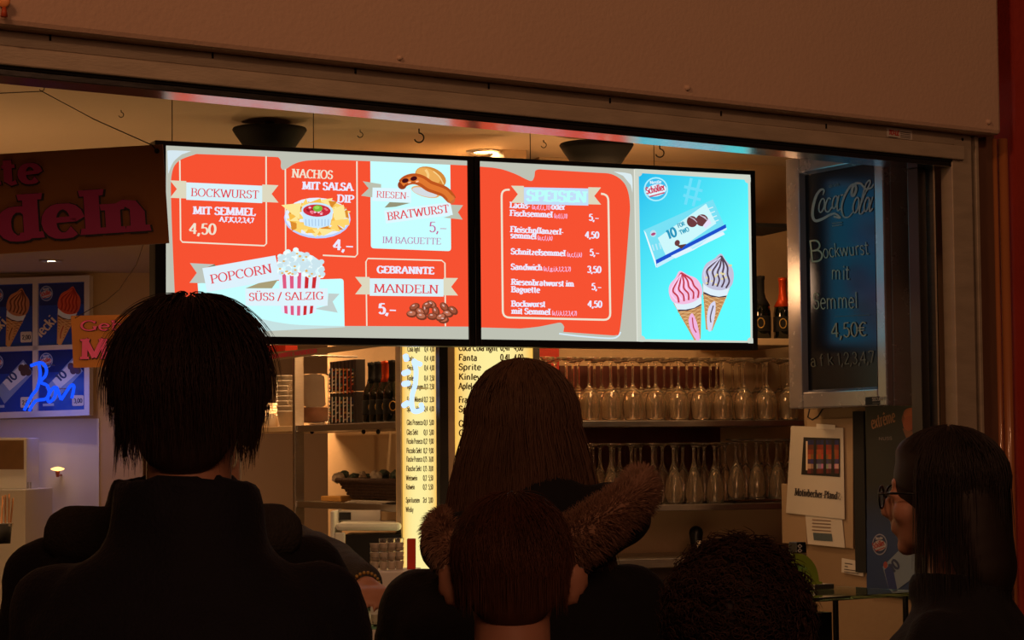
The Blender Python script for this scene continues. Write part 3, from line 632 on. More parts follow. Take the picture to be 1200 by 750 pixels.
for t, x0, y0, x1, y1 in (('Lachs-', 597, 243.5, 621, 244.6), ('oder', 645.5, 245.3, 662, 246), ('Fischsemmel', 597, 253, 647, 255), ('Fleischpflanzerl-', 597.5, 272, 660, 275.2), ('semmel', 597.5, 279, 628, 280.5), ('Schnitzelsemmel', 598, 298, 662, 300.3), ('Sandwich', 598, 316, 635, 317), ('Riesenbratwurst im', 598.5, 333.8, 672, 336), ('Baguette', 598.5, 342.5, 632, 343.2), ('Bockwurst', 598.5, 359.3, 638.5, 359.8), ('mit Semmel', 598.8, 367.8, 644, 369)):
    d.text(t, x0, y0, x1, y1, 7.0, LILAC, 3, thick=.27, thin=.12)
for t, x0, y0, x1, y1 in (('(a,d,f,i,j,11)', 622.5, 245, 644, 246), ('(a,d,f,i,11)', 648.5, 255.3, 664, 256), ('(a,c,f,i,k)', 629, 281, 646.5, 281.8), ('(a,c,f,i,k)', 663.5, 300.6, 681, 301.3), ('(a,f,g,i,k,1,2,3,7)', 636, 317.4, 668, 318), ('(a,f,i,k,1,2,3,4,7)', 646, 369.2, 675, 369.8)):
    d.text(t, x0, y0, x1, y1, 5.0, lin((250, 190, 225)), 3, thick=.17, thin=.10, serif=0)
for t, x0, y, x1 in (('5,\u2013', 689, 258.5, 701), ('4,50', 684.5, 279, 701), ('5,\u2013', 690, 299.5, 701.5), ('3,50', 687, 319.5, 703.5), ('5,\u2013', 692, 339.5, 704), ('4,50', 687.5, 360, 704.5)):
    d.text(t, x0, y, x1, y + .5, 7.6, LILAC, 3, thick=.25, thin=.12)
# cyan advert: paler towards lower right, as on the display
d.poly([(743, 198), (879.5, 205.2), (881, 401.8), (746.3, 400.6)], lin((208, 214, 200)), 1)
def cy(x, y):
    t = min(1, max(0, (x - 745) / 135 * .55 + (y - 200) / 200 * .75)); a, b = lin((20, 178, 235)), lin((96, 252, 255))
    e = min(1, (t * 1.25)) ** .8; return tuple(p * (1 - e) + q * e for p, q in zip(a, b))
NX, NY = 12, 14
def adp(i, j):
    u, v = i / NX, j / NY; xt, yt = 747.5 + 128 * u, 203 + 8 * u; xb, yb = 751 + 127.5 * u, 397.5 + 2 * u
    return (xt + (xb - xt) * v, yt + (yb - yt) * v)
for i in range(NX):
    for j in range(NY):
        P = [adp(i, j), adp(i + 1, j), adp(i + 1, j + 1), adp(i, j + 1)]; d.poly(P, None, 2, [cy(*p) for p in P])
for (x, y) in ((747.5, 203), (875.5, 211), (751, 397.5), (878.5, 399.5)): d.ellipse(x, y, 4, 4, lin((205, 212, 200)), 3, n=14)
def softserve_logo(d, cx, cy_, r, lay, cols, squash=1.0):
    """round ice cream badge: ring, small top line, red script"""
    d.ellipse(cx, cy_, r * squash, r, cols[0], lay); d.ellipse(cx, cy_, r * .88 * squash, r * .88, cols[1], lay + 1); d.ellipse(cx, cy_ + r * .1, r * .86 * squash, r * .5, cols[2], lay + 2, -12)
    d.text('Nestl\u00ea'.replace('\u00ea', 'e'), cx - r * .5 * squash, cy_ - r * .42, cx + r * .45 * squash, cy_ - r * .5, r * .26, cols[2], lay + 2, thick=.25, thin=.14, serif=0)
    d.text('Sch\u00f6ller', cx - r * .78 * squash, cy_ + r * .42, cx + r * .78 * squash, cy_ + r * .05, r * .56, cols[3], lay + 3, thick=.22, thin=.12, serif=.03)
    d.stroke([(cx - r * .55 * squash, cy_ + r * .62), (cx + r * .1 * squash, cy_ + r * .45), (cx + r * .7 * squash, cy_ + r * .28)], r * .10, cols[3], lay + 3, smooth=True)
softserve_logo(d, 767.5, 222, 14.2, 4, (lin((170, 240, 255)), lin((60, 190, 235)), lin((225, 245, 255)), lin((205, 40, 80))))
HS = lin((110, 225, 250))
for a, b in (((809, 209), (802, 240)), ((819, 211), (811, 242)), ((800.5, 219), (822, 224)), ((799.5, 229), (820, 234.5))): d.stroke([a, b], 3.4, HS, 4)
# tilted carton of ice cream bites
d.poly([(753, 270), (834, 234), (850, 269.5), (768, 314)], lin((120, 225, 245)), 5)
d.poly([(753, 270), (755.5, 273), (769, 311), (767.5, 314)], lin((235, 252, 255)), 6)
d.poly([(769.5, 279), (826, 239), (838, 262), (780, 302)], lin((205, 248, 252)), 6)
d.poly([(767, 305), (849, 263), (850, 268.5), (768, 312)], lin((30, 80, 205)), 7)
d.poly([(768, 309.5), (850, 267), (850, 269.5), (768.5, 314)], lin((200, 240, 255)), 8)
d.poly([(785, 300), (806, 290), (812, 293), (832, 277), (846, 272), (848, 275), (790, 303)], lin((225, 245, 255)), 8)
d.text('10', 782, 281, 792.5, 276, 10.5, lin((40, 150, 190)), 9, thick=.26, thin=.2, serif=0, slant=.1)
d.text('FOR', 793.5, 267.5, 801.5, 264, 4.8, lin((60, 165, 195)), 9, thick=.24, thin=.18, serif=0)
d.text('TWO', 796, 275.5, 806.5, 270.8, 5.2, lin((60, 165, 195)), 9, thick=.24, thin=.18, serif=0)
BR = lin((110, 60, 62))
d.ellipse(809.5, 260, 6.2, 6.6, BR, 9, -15); d.ellipse(821, 258.5, 7.2, 7, BR, 10, -20); d.poly([(822, 265), (829, 256), (832, 262), (825, 268)], lin((235, 225, 250)), 11)
for k in range(5): d.stroke([(805 + k * 1.6, 254 + k * .6), (812 + k * .8, 257 + k)], .7, lin((205, 190, 205)), 11); d.stroke([(817 + k * 1.6, 252 + k * .8), (825 + k * .7, 255 + k)], .7, lin((205, 190, 205)), 11)
d.ellipse(792, 285, 3, 3.6, BR, 10, 20); d.poly([(791, 288), (803, 286), (797, 292)], lin((95, 60, 50)), 10)
d.ellipse(764, 274, 3.6, 4, lin((190, 225, 240)), 9); d.ellipse(764, 274.6, 2.8, 1.6, lin((180, 70, 120)), 10, -20)
for k in range(3): d.stroke([(763 + k * 4, 287 - k), (765 + k * 4, 294 - k)], 1.6, lin((180, 235, 250)), 8)
for k in range(4): d.stroke([(826 + k * 2.5, 246 + k * 5), (834 + k * 2.2, 243 + k * 5)], 1.2, lin((215, 245, 250)), 9)
def cone_print(d, top, tip, wr, swirl, sauce, lay, wrapc, nuts=False, k_=1.0):
    tx, ty = top; px_, py_ = tip; ax = Vector((px_ - tx, py_ - ty)); L = ax.length; ax.normalize(); nx = Vector((-ax.y, ax.x))
    P = lambda a, b: tuple(Vector((tx, ty)) + ax * (a * L) + nx * (b * wr))
    d.poly([P(.42, -.98), P(.42, .98), P(1, .22), P(1, -.22)], lin((205, 150, 95)), lay)
    for i in range(9):
        d.stroke([P(.46 + i * .05, -.9 + i * .075), P(.56 + i * .05, .85 - i * .09)], .7, lin((160, 105, 60)), lay + 1); d.stroke([P(.46 + i * .05, .9 - i * .075), P(.56 + i * .05, -.85 + i * .09)], .7, lin((232, 195, 140)), lay + 1)
    d.poly([P(.36, -1.0), P(.36, 1.0), P(.52, .84), P(.55, .3), P(.555, -.3), P(.52, -.84)], lin((225, 240, 250)), lay + 2)
    d.poly([P(.53, -.8), P(.53, .8), P(.545, .8), P(.57, .2), P(.565, -.3), P(.545, -.8)], lin((60, 50, 70)), lay + 1)
    d.poly(smooth_path([P(0, .05), P(.08, .45), P(.16, .95), P(.28, 1.12), P(.40, 1.0), P(.46, .5), P(.475, 0), P(.46, -.5), P(.40, -1.0), P(.28, -1.1), P(.16, -.9), P(.08, -.4)], 4, True), swirl, lay + 3)
    for i, b in enumerate((-.75, -.4, -.05, .3, .7)):
        d.stroke([P(.03, 0), P(.15, b * .7), P(.25, b + .12), P(.34, b - .08), P(.43, b * .9)], 2.0 * k_, sauce, lay + 4, smooth=True)
        d.stroke([P(.05, .03), P(.16, b * .7 + .14), P(.27, b + .3), P(.40, b * .9 + .12)], 1.3 * k_, tuple(min(1, v * 1.25) for v in swirl), lay + 4, smooth=True)
    if nuts:
        r2 = random.Random(2)
        for i in range(14): q_ = P(r2.uniform(.12, .42), r2.uniform(-.8, .8)); d.ellipse(q_[0], q_[1], 1.5 * k_, 1.2 * k_, lin((230, 215, 160)), lay + 5, n=7)
    d.poly(smooth_path([P(.62, -.05), P(.70, .28), P(.85, .3), P(1, .1), P(1, -.15), P(.84, -.22), P(.72, -.2)], 3, True), wrapc, lay + 3)
    d.stroke([P(.68, 0), P(.82, .08), P(.9, -.02)], 1.4 * k_, sauce, lay + 5, smooth=True)
cone_print(d, (796, 317.5), (816, 398), 17.5, lin((245, 190, 225)), lin((195, 60, 75)), 5, lin((240, 180, 225)))
cone_print(d, (844, 297.5), (829.5, 387), 16.8, lin((195, 195, 220)), lin((85, 65, 80)), 5, lin((215, 215, 240)), True)
d.build('menu_graphics', M_screen, S2)

# black bowl fixtures over the screens
for px, py, lb in ((316, 152.5, 'flat black bowl shaped fixture above the popcorn menu screen'), (699, 170.5, 'flat black bowl shaped fixture above the Speisen menu screen')):
    y_ = 6.55 if px < 500 else 6.85; dd = ray(px, py); p = EYE + dd * (y_ / dd.y); k = y_ / F_PX
    T = thing('ceiling_bowl', p, lb, 'fixture', 'black bowls above the screens')
    MB().lathe([(1 * k, 2 * k), (43 * k, 2 * k), (44 * k, 0), (41 * k, -5 * k), (34 * k, -15 * k), (28 * k, -24 * k), (1 * k, -25 * k)], p, 40).build('bowl', M_blackmat, T, smooth=True)
    MB().tube([(p.x, p.y, p.z), (p.x, p.y, CEIL)], .014, 12).build('hanging_rod', M_blackmat, T)

# ceiling hooks
def hook(px, py, r, lb):
    """py: where its shank enters the ceiling"""
    dd = ray(px, py); p = EYE + dd * ((CEIL - EYE.z) / dd.z); k = p.y / F_PX * r
    pts = [p, p - Vector((0, 0, k * .8))] + [p + Vector((k * math.sin(a), 0, -k * 1.9 + k * math.cos(a) * 1.0)) for a in np.linspace(0.0, 4.4, 12)]
    tag(MB().tube(pts, k * .17, 6).build('ceiling_hook', M_aludark, smooth=True), lb, 'hook', 'screw hooks in the kiosk ceiling')
hook(491, 151, 5.6, 'largest dark screw hook, in the ceiling over the bratwurst panel')
hook(422, 152, 3.2, 'small dark hook in the ceiling over the dip lettering')
hook(637, 164, 3.2, 'small dark hook in the ceiling just above the Speisen screen')
hook(773, 170, 5.0, 'dark screw hook in the ceiling beside the second black bowl')
hook(142, 129, 3.0, 'faint small hook in the ceiling between the sign string and the rail')
hook(49, 98, 3.0, 'small hook in the ceiling that holds the string of the brown sign')

# ================================================================== SIGNS AT THE LEFT
SG = Pl(100, 5.25, 4)
sg = thing('hanging_sign', SG.at(96, 290), 'large brown hanging sign with dark pink letters deln', 'sign')
MB().quad_px(SG, [(-60, 184), (190.5, 169), (198, 284.5), (-55, 301)], .012).build('board', M_brownbd, sg)
d = Decal(SG, .0006, .001)
PK = lin((176, 34, 110)); BK = lin((10, 5, 5))
d.text('deln', -2, 282, 177, 270.5, 52, PK, 6, thick=.34, thin=.12, serif=.12, outline=(BK, 1.6))
d.text('nnte', -62, 221, 49, 213.5, 31, PK, 6, thick=.32, thin=.13, serif=.12, outline=(BK, 1.2))
d.build('lettering', M_print, sg)
p = SG.at(184, 177, .002); MB().tube([p, p - SG.n * .012], .006, 12).build('eyelet', M_blackmat, sg)
h1 = EYE + ray(49, 107) * ((CEIL - .02 - EYE.z) / ray(49, 107).z)
mid = Vector(h1) + (SG.at(178, 170) - Vector(h1)) * .5 - Vector((0, 0, .006))
tag(MB().tube([SG.at(-60, 112), h1, mid, SG.at(178, 170), SG.at(184, 177, .003)], .0014, 5).build('sign_string', M_string), 'thin dark string from the ceiling hook to the brown sign', 'string')
S2P = Pl(120, 8.6, -3)
s2 = thing('hanging_sign', S2P.at(140, 430), 'small bright orange card with pink Gebrannte Mandeln lettering', 'sign')
MB().quad_px(S2P, [(83, 370), (245, 367), (247, 427), (86, 431)], .006).build('board', M_orangebd, s2)
d = Decal(S2P, .0006, .001); PK2 = lin((252, 105, 200))
d.text('Gebrannte', 93.5, 387.5, 235, 386, 11.5, PK2, 6, thick=.27, thin=.11, serif=.09, outline=(BK, .6))
d.text('Mandeln', 95, 421, 240, 419, 23.5, PK2, 6, thick=.28, thin=.1, serif=.1, outline=(BK, .8))
d.build('lettering', M_print, s2)
tag(MB().tube([S2P.at(88, 373, .002), S2P.at(108, 361), S2P.at(124, 353), S2P.at(140, 339), S2P.at(160, 310), S2P.at(186, 234)], .0016, 5).build('sign_string', M_string), 'thin brown string holding up the orange card', 'string')

# ice cream price board on the far wall
IB = Pl(60, 11.78, -6)
ib = thing('ice_cream_board', IB.at(50, 490), 'silver framed board of blue ice cream price pictures', 'price board')
def tilt(x, y): return (x, y + (53 - x) * .035 * (1 if True else 0))
def ibq(x0, y0, x1, y1): return [tilt(x0, y0), tilt(x1, y0), tilt(x1, y1), tilt(x0, y1)]
MB().quad_px(IB, ibq(-80, 324.5, 106, 488.5), .05, .0).build('backing', M_white, ib)
M_wfr = mat('white_lacquer_frame', (0.62, 0.60, 0.62), .4, .2)
for (a, b, c, e) in ((-80, 324.5, 106, 332), (-80, 481.5, 106, 488.5), (100, 332, 106, 481.5), (39.5, 332, 45.5, 481.5), (-18, 332, -12.5, 481.5), (-80, 405, 100, 410.5)):
    MB().quad_px(IB, ibq(a, b, c, e), .02, .02).build('frame_bar', M_wfr, ib)
BL = lin((28, 66, 168)); BLD = lin((20, 44, 120))
for ci, x0 in enumerate((-12.5, 45.5)):
    x1 = (39.5, 100)[ci]
    for ri, (y0, y1) in enumerate(((332, 405), (410.5, 481.5))):
        d = Decal(IB, .002, .0004); tq = lambda *p: [tilt(*q) for q in p]
        d.poly(ibq(x0, y0, x1, y1), BL, 0); d.poly(ibq(x0 + 1, y0 + 1, x1 - 1, y0 + 26), BLD, 1)
        lx, ly = tilt(x0 + 9, y0 + 12); softserve_logo(d, lx, ly, 9, 3, (lin((150, 170, 215)), lin((60, 90, 170)), lin((190, 200, 225)), lin((190, 60, 60))), .85)
        if ri == 0:
            cx = x0 + 38 if ci else x0 + 36
            cone_print(d, tilt(cx + 3, y0 + 5), tilt(cx - 14, y1 - 1), 12, (lin((190, 130, 95)), lin((205, 85, 60)))[ci], (lin((110, 60, 40)), lin((165, 40, 30)))[ci], 5, lin((215, 165, 110)), False, .8)
            a_, b_ = tilt(x0 + 3, y1 - 9), tilt(x0 + 22, y1 - 28)
            d.text('lecki', a_[0], a_[1], b_[0], b_[1], 12, lin((215, 200, 180)), 11, thick=.2, thin=.1, serif=0)
        else:
            d.poly(tq((x0 + 8, y0 + 44), (x0 + 40, y0 + 10), (x0 + 52, y0 + 26), (x0 + 18, y1 - 10)), lin((125, 150, 200)), 3)
            d.poly(tq((x0 + 16, y0 + 36), (x0 + 40, y0 + 13), (x0 + 48, y0 + 26), (x0 + 24, y0 + 46)), lin((205, 215, 230)), 4)
            a_, b_ = tilt(x0 + 25, y0 + 38), tilt(x0 + 34, y0 + 30); d.text('10', a_[0], a_[1], b_[0], b_[1], 9, lin((50, 70, 120)), 6, thick=.26, thin=.2, serif=0)
            for k in range(4): e_ = tilt(x0 + 38 + k * 2.6, y0 + 20 + (k % 2) * 5); d.ellipse(e_[0], e_[1], 4, 4.5, lin((80, 62, 62)), 7, n=10)
            a_ = tilt(x0 + 5, y1 - 7); d.stroke([a_, (a_[0] + 13, a_[1] - .5)], 3, lin((160, 180, 215)), 5)
        tx = x1 - 15
        if not (ci == 1 and ri == 0):
            d.rrect(ibq(tx, y1 - 17, tx + 13.5, y1 - 4.5), 2, lin((205, 200, 190)), 12)
            a_, b_ = tilt(tx + 2, y1 - 8), tilt(tx + 12, y1 - 8); d.text('3,00' if ci else '2,00', a_[0], a_[1], b_[0], b_[1], 5, lin((40, 40, 50)), 14, thick=.2, thin=.14, serif=0)
        d.build('ice_cream_picture', M_printg, ib)
# glowing tubes in front of it imitate the reflection of a blue neon script
NB = Pl(70, 11.5, -6); nb = thing('neon_reflection_script', NB.at(70, 475), 'blue tube script imitating a neon reflection that reads Bar over the ice cream board', 'neon reflection')
sc_ = lambda *p: [(x / 6, 400 + y / 6) for x, y in p]
def neon(pl, pts, r, m, name, par): return MB().tube([pl.at(*q) for q in smooth_path(pts, 5)], r, 8).build(name, m, par, smooth=True)  # glowing tube that imitates a neon reflection
neon(NB, sc_((215, 172), (290, 150), (325, 190), (320, 240), (285, 285), (330, 310), (345, 360), (320, 405), (250, 420), (205, 490)), .0085, M_neon, 'reflection_letter_tube', nb)
neon(NB, sc_((270, 150), (283, 230), (262, 330), (225, 380), (170, 485)), .0085, M_neon, 'reflection_letter_tube', nb)
neon(NB, sc_((400, 330), (370, 330), (335, 400), (350, 425), (385, 390), (395, 320), (415, 370), (430, 410)), .0085, M_neon, 'reflection_letter_tube', nb)
neon(NB, sc_((430, 412), (470, 350), (500, 310), (520, 320), (505, 400)), .0085, M_neon, 'reflection_letter_tube', nb)
MB().tube([NB.at(46, 426), NB.at(46, 426, -.25)], .003, 6).build('added_standoff', M_steel, nb)
MB().tube([NB.at(68, 455), NB.at(68, 455, -.25)], .003, 6).build('added_standoff', M_steel, nb)
add_light('neon_reflection_glow', 'AREA', NB.at(60, 470, .05), NB.at(60, 540, -.3), .6, (.12, .22, 1), .35)

# white splashback panel and things under the board
sb = MB().pbox(FW, FW.U(-40), FW.U(117), 0.0, FW.Z(60, 491), -.02, -.002); struct('trim_5', sb, M_white)
BX = Pl(15, 11.3, 0)
mw = thing('wall_cabinet', BX.at(10, 574), 'white box with a brown inset panel beneath the ice cream board', 'cabinet')
MB().quad_px(BX, [(-40, 513), (31, 513), (31, 573), (-40, 573)], .3).build('body', M_white, mw, bevel=.004)
MB().quad_px(BX, [(-36, 516), (28, 516), (28, 550), (-36, 550)], .01, .008).build('panel', mat('brown_panel', (.20, .10, .035), .6, 0, .2, 20), mw)
ct = thing('white_counter', BX.at(10, 640), 'white counter block beneath the white box at the left edge', 'counter')
MB().pbox(BX, BX.U(-60), BX.U(43), 0, BX.Z(20, 573), -.25, .4).build('block', M_white, ct, bevel=.004)
for x in (32, 35): tag(MB().quad_px(BX, [(x, 565), (x + 1.6, 565), (x + 1.6, 572.5), (x, 572.5)], .01).build('metal_clip', M_steel), ('narrow metal clip beside the white box' if x == 32 else 'second narrow metal clip further from the white box'), 'clip')
# skewers in a cup
SK = Pl(5, 7.0, 0); k = 7.0 / F_PX
cup = thing('skewer_holder', SK.at(3, 640), 'dark holder at the left edge that carries wooden skewers', 'holder')
p = SK.at(2, 637)
MB().lathe([(10 * k, 0), (12 * k, 23 * k), (11 * k, 23 * k), (9 * k, 2 * k)], p, 20).build('cup', M_blackmat, cup, smooth=True)
MB().quad_px(SK, [(-14, 613), (13, 613), (13, 616.5), (-14, 616.5)], .05, .02).build('rim', M_steel, cup)
M_stick = mat('pale_wood', (.42, .20, .09), .7, 0, .2, 20)
for i, (x0, y0, x1, y1, lb) in enumerate(((1, 616, 3.5, 581, 'wooden skewer at the left edge, first in the holder'), (5.5, 616, 5.5, 580, 'wooden skewer standing upright in the middle of the holder'), (8.5, 616, 9, 579, 'tallest wooden skewer of the holder'), (9, 614, 13, 584, 'wooden skewer leaning outward to the right in the holder'))):
    tag(MB().tube([SK.at(x0, y0 + 8, -.01 * i), SK.at(x1, y1, -.01 * i)], 1.1 * k, 6).build('wooden_skewer', M_stick), lb, 'skewer', 'wooden skewers in the holder')
# little amber lamp
AL = Pl(67, 11.78, 0)
al = thing('amber_lamp', AL.at(67, 556), 'small glowing amber wall lamp dish on the white panel', 'lamp')
p = AL.at(67.5, 551); k = 11.78 / F_PX
MB().lathe([(1 * k, -1 * k), (6 * k, 0), (8.5 * k, 1.6 * k), (5 * k, 3 * k), (1 * k, 4 * k)], p, 20).build('shade', M_flame, al, smooth=True)
MB().tube([p - Vector((0, 0, 1 * k)), p - Vector((0, 0, 8 * k))], [3 * k, 1.5 * k], 10).tube([p - Vector((0, 0, 6 * k)), p + Vector((0, .115, -6 * k))], 1.2 * k, 8).build('stem', mat('red_brown_stem', (.3, .07, .03), .5), al)

# ================================================================== LIT PRICE COLUMN
YL = lin((255, 238, 158)); YD = lin((250, 188, 78)); INK = lin((60, 32, 10))
pc = thing('price_column', PM.pt(.14, 0, 0), 'backlit yellow two sided drink price column behind the long haired woman', 'price column')
uM0, uM1 = PM.U(523, 500), PM.U(626, 500); zc0, zc1 = PM.Z(560, 690), 2.30
MB().pbox(PM, uM0, uM1 + .0, 0.0, zc1, .03, .27).build('core', M_wall, pc)
MB().pbox(PM, PM.U(515, 500), PM.U(525, 500), 0, zc1, -.004, .03).build('corner_profile', M_aludark, pc, bevel=.001)
MB().pbox(PM, PM.U(525, 500), PM.U(533, 500), 0, zc1, -.002, .03).build('side_profile', M_wall, pc, bevel=.001)
MB().pbox(PM, PM.U(625, 500), PM.U(633, 500), 0, zc1, -.002, .03).build('side_profile', M_steel, pc, bevel=.001)
uL0, uL1 = LU.U(471.5, 500), LU.U(513, 500)
MB().pbox(LU, LU.U(466.5, 500), uL0, 0, zc1, -.006, .03).build('side_profile', M_alu, pc, bevel=.001)
MB().pbox(LU, uL1, LU.U(519, 500), 0, zc1, -.006, .03).build('side_profile', M_alu, pc, bevel=.001)
def lit_panel(pl, x0, x1, y0, y1, name, rows, nx=10):
    d = Decal(pl, .0005, .0004)
    for i in range(nx):
        a, b = x0 + (x1 - x0) * i / nx, x0 + (x1 - x0) * (i + 1) / nx
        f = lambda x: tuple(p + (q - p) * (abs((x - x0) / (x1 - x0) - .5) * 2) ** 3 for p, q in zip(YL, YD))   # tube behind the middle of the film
        d.poly([(a, y0), (b, y0), (b, y1), (a, y1)], None, 0, [f(a), f(b), f(b), f(a)])
    for r_ in rows: d.text(*r_[:6], r_[6], INK, 3, thick=.21, thin=.15, serif=0)
    d.build(name, M_backlit, pc)
rows = []
for t, y, p1, p2 in (('Coca Cola light', 411, '0,4l', '4,00'), ('Fanta', 422.5, '0,4l', '4,00'), ('Sprite', 433.5, '0,4l', '4,00'), ('Kinley', 445, '0,4l', '2,50'), ('Apfel-/Orangen', 456, '0,2l', '2,50'), ('Franz. Mineral', 472, '0,25', '3,50'), ('Spaten Hell', 483, '0,4l', '4,00'), ('Glas Prosecco', 500, '0,1l', '5,00'), ('Glas Sekt', 511, '0,1l', '5,00')):
    L_ = min(46, len(t) * 4.4)
    rows.append((t, 537, y, 537 + L_, y + .4, 7.6, 7.6)); rows.append((p1, 586, y, 597, y, 7.6, 7.6)); rows.append((p2, 602, y, 613, y, 7.6, 7.6))
rows = [(r_[0], r_[1], r_[2], r_[3], r_[4], 7.4, 0) for r_ in rows]
def lp(pl, x0, x1, y0, y1, name, rows):
    d = Decal(pl, .0005, .0004); nx = 10
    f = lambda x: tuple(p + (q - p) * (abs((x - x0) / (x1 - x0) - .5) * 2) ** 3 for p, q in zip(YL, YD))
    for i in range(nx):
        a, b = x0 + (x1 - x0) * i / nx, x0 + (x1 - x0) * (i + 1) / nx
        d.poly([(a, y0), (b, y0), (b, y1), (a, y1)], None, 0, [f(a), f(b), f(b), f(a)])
    for t, xa, ya, xb, yb, h, _ in rows: d.text(t, xa, ya, xb, yb, h, INK, 3, thick=.21, thin=.15, serif=0)
    d.build(name, M_backlit, pc)
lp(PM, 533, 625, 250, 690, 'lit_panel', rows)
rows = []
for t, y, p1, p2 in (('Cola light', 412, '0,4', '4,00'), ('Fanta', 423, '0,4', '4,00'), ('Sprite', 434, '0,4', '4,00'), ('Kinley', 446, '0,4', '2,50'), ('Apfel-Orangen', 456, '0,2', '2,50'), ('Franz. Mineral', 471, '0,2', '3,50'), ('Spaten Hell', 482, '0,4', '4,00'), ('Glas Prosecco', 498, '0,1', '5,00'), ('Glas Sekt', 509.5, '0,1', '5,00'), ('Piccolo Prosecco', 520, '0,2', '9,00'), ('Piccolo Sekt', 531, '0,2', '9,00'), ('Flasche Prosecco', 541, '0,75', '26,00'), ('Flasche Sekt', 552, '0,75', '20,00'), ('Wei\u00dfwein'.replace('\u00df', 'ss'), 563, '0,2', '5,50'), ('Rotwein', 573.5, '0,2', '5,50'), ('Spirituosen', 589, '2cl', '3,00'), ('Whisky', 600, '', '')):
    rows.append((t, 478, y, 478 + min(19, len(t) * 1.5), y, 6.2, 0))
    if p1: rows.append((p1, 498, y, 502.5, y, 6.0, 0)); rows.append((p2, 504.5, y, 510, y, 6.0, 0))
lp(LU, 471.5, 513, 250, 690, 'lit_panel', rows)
NC = LU.off(-.05)  # added glowing tubes imitate a neon reflection on the narrow panel
nq = thing('reflection_squiggle', NC.at(486, 484), 'pale blue tube squiggle imitating a neon reflection on the narrow price panel', 'neon reflection')
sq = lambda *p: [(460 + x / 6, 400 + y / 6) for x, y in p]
neon(NC, sq((195, 160), (165, 150), (150, 140), (165, 200), (160, 300), (140, 370), (135, 430), (150, 490), (205, 480), (200, 440)), .0075, M_palerefl, 'tube', nq)
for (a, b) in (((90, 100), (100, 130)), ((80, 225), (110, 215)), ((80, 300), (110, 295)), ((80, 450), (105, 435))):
    neon(NC, sq(a, b), .009, M_palerefl, 'tube', nq)
MB().tube([NC.at(486, 455, 0), NC.at(486, 455, -.045)], .003, 6).build('added_standoff', M_steel, nq)

# ================================================================== LEFT SHELF UNIT
su = thing('shelf_unit', LU.pt(-.5, 0, .15), 'tall metal framed shelf unit between the popcorn screen and the price column', 'shelf unit')
uA, uB, uC = -1.45, LU.U(345.5, 480), LU.U(466, 480)
for z, nm in ((LU.Z(410, 496), 'shelf_board'), (LU.Z(420, 590), 'shelf_board')):
    MB().pbox(LU, uB + .01, uC, z - .022, z, .0, .34).build(nm, M_steel, su, bevel=.002)
z2 = LU.Z(320, 500)
MB().pbox(LU, uA, uB - .01, z2 - .02, z2, .0, .34).build('shelf_board', M_wall, su, bevel=.002)
MB().pbox(LU, uB - .011, uB + .011, 0, 1.80, -.005, .03).build('upright', M_steel, su, bevel=.002)
MB().pbox(LU, uC - .012, uC + .0, 0, 1.80, -.002, .03).build('upright', M_wall, su)
MB().pbox(LU, uA, uC, 0, 0.9, .0, .34).build('base', M_white, su)
MB().pbox(LU, uB + .12, uB + .128, LU.Z(410, 586), LU.Z(410, 502), .335, .339).build('panel_joint', M_blackmat, su)
MB().pbox(LU, LU.U(425, 550), LU.U(426.5, 550), LU.Z(410, 586), LU.Z(410, 502), .335, .339).build('panel_joint', M_blackmat, su)
for x in (356, 416, 433):
    p = LU.at(x, 506, -.03); MB().ell(p, (.007, .007, .008), seg=10, rings=8).build('shelf_lamp', M_blackmat, su, smooth=True)
# slanting banner over the unit
bn = Pl(360, 7.2, -50)
pk = thing('price_strip', bn.at(360, 420), 'slanting cream strip with pink lettering over the left shelf', 'banner')
MB().quad_px(bn, [(305, 414), (452, 400), (452, 405), (305, 424)], .01).build('strip', M_cardb, pk)
d = Decal(bn); d.text('GEBRANNTE MANDELN', 313, 421, 372, 413.5, 5, lin((200, 60, 90)), 3, thick=.3, thin=.14, serif=.06); d.build('lettering', M_print, pk)
MB().tube([bn.at(330, 416, -.01), bn.at(330, 416, -.3)], .004, 6).build('holder', M_steel, pk)
tag(MB().quad_px(bn.off(.04), [(300, 400), (334, 400), (334, 415), (300, 418)], .05).build('red_carton', M_redpan, bevel=.003), 'red carton behind the slanting cream strip', 'box')
M_clear = mat('clear_plastic', (1, .97, .92), .05, 0, trans=.97, ior=1.15)
M_milky = mat('milky_plastic', (.62, .54, .44), .35, 0, .1, 20)
def place(pl, px, py, back=.0): return pl.at(px, py, -back)
kk = 7.6 / F_PX
# cup tower and glasses left of the post
zS = z2
def on_shelf(px, back, z): p = LU.off(back).at(px, 500); return Vector((p.x, p.y, z))
def cup_stack(px, back, n, label):
    p = on_shelf(px, back, zS); T = thing('cup_stack', p, label, 'cups')
    for k in range(n):
        z = k * .018
        MB().lathe([(.030, z), (.042, z + .055 if k < n - 1 else z + .055), (.043, z + .056), (.040, z + .05), (.028, z + .003)], p, 18).build('cup', M_milky, T, smooth=True)
cup_stack(338, .06, 8, 'tower of nested milky plastic cups just beside the metal post')
for i, (x, b) in enumerate(((305, .05), (312, .12), (319, .05), (327, .12))):
    p = on_shelf(x, b, zS); o = MB().lathe([(.019, 0), (.021, .002), (.021, .028), (.017, .042), (.006, .048), (.0001, .049)], p, 20).build('upturned_bowl', M_milky, smooth=True)
    tag(o, 'upturned milky glass bowl on the left bay shelf, %s from the cup tower' % ('fourth', 'third', 'second', 'first')[i], 'glass', 'upturned bowls in the left shelf bay')
T = thing('plate_stack', on_shelf(318, .25, zS), 'stack of pale plates behind the upturned bowls', 'plates'); p = on_shelf(318, .26, zS)
for k in range(9): MB().lathe([(.03, k * .011), (.075, k * .011 + .008), (.076, k * .011 + .011), (.03, k * .011 + .004)], p, 24).build('plate', M_milky, T, smooth=True)
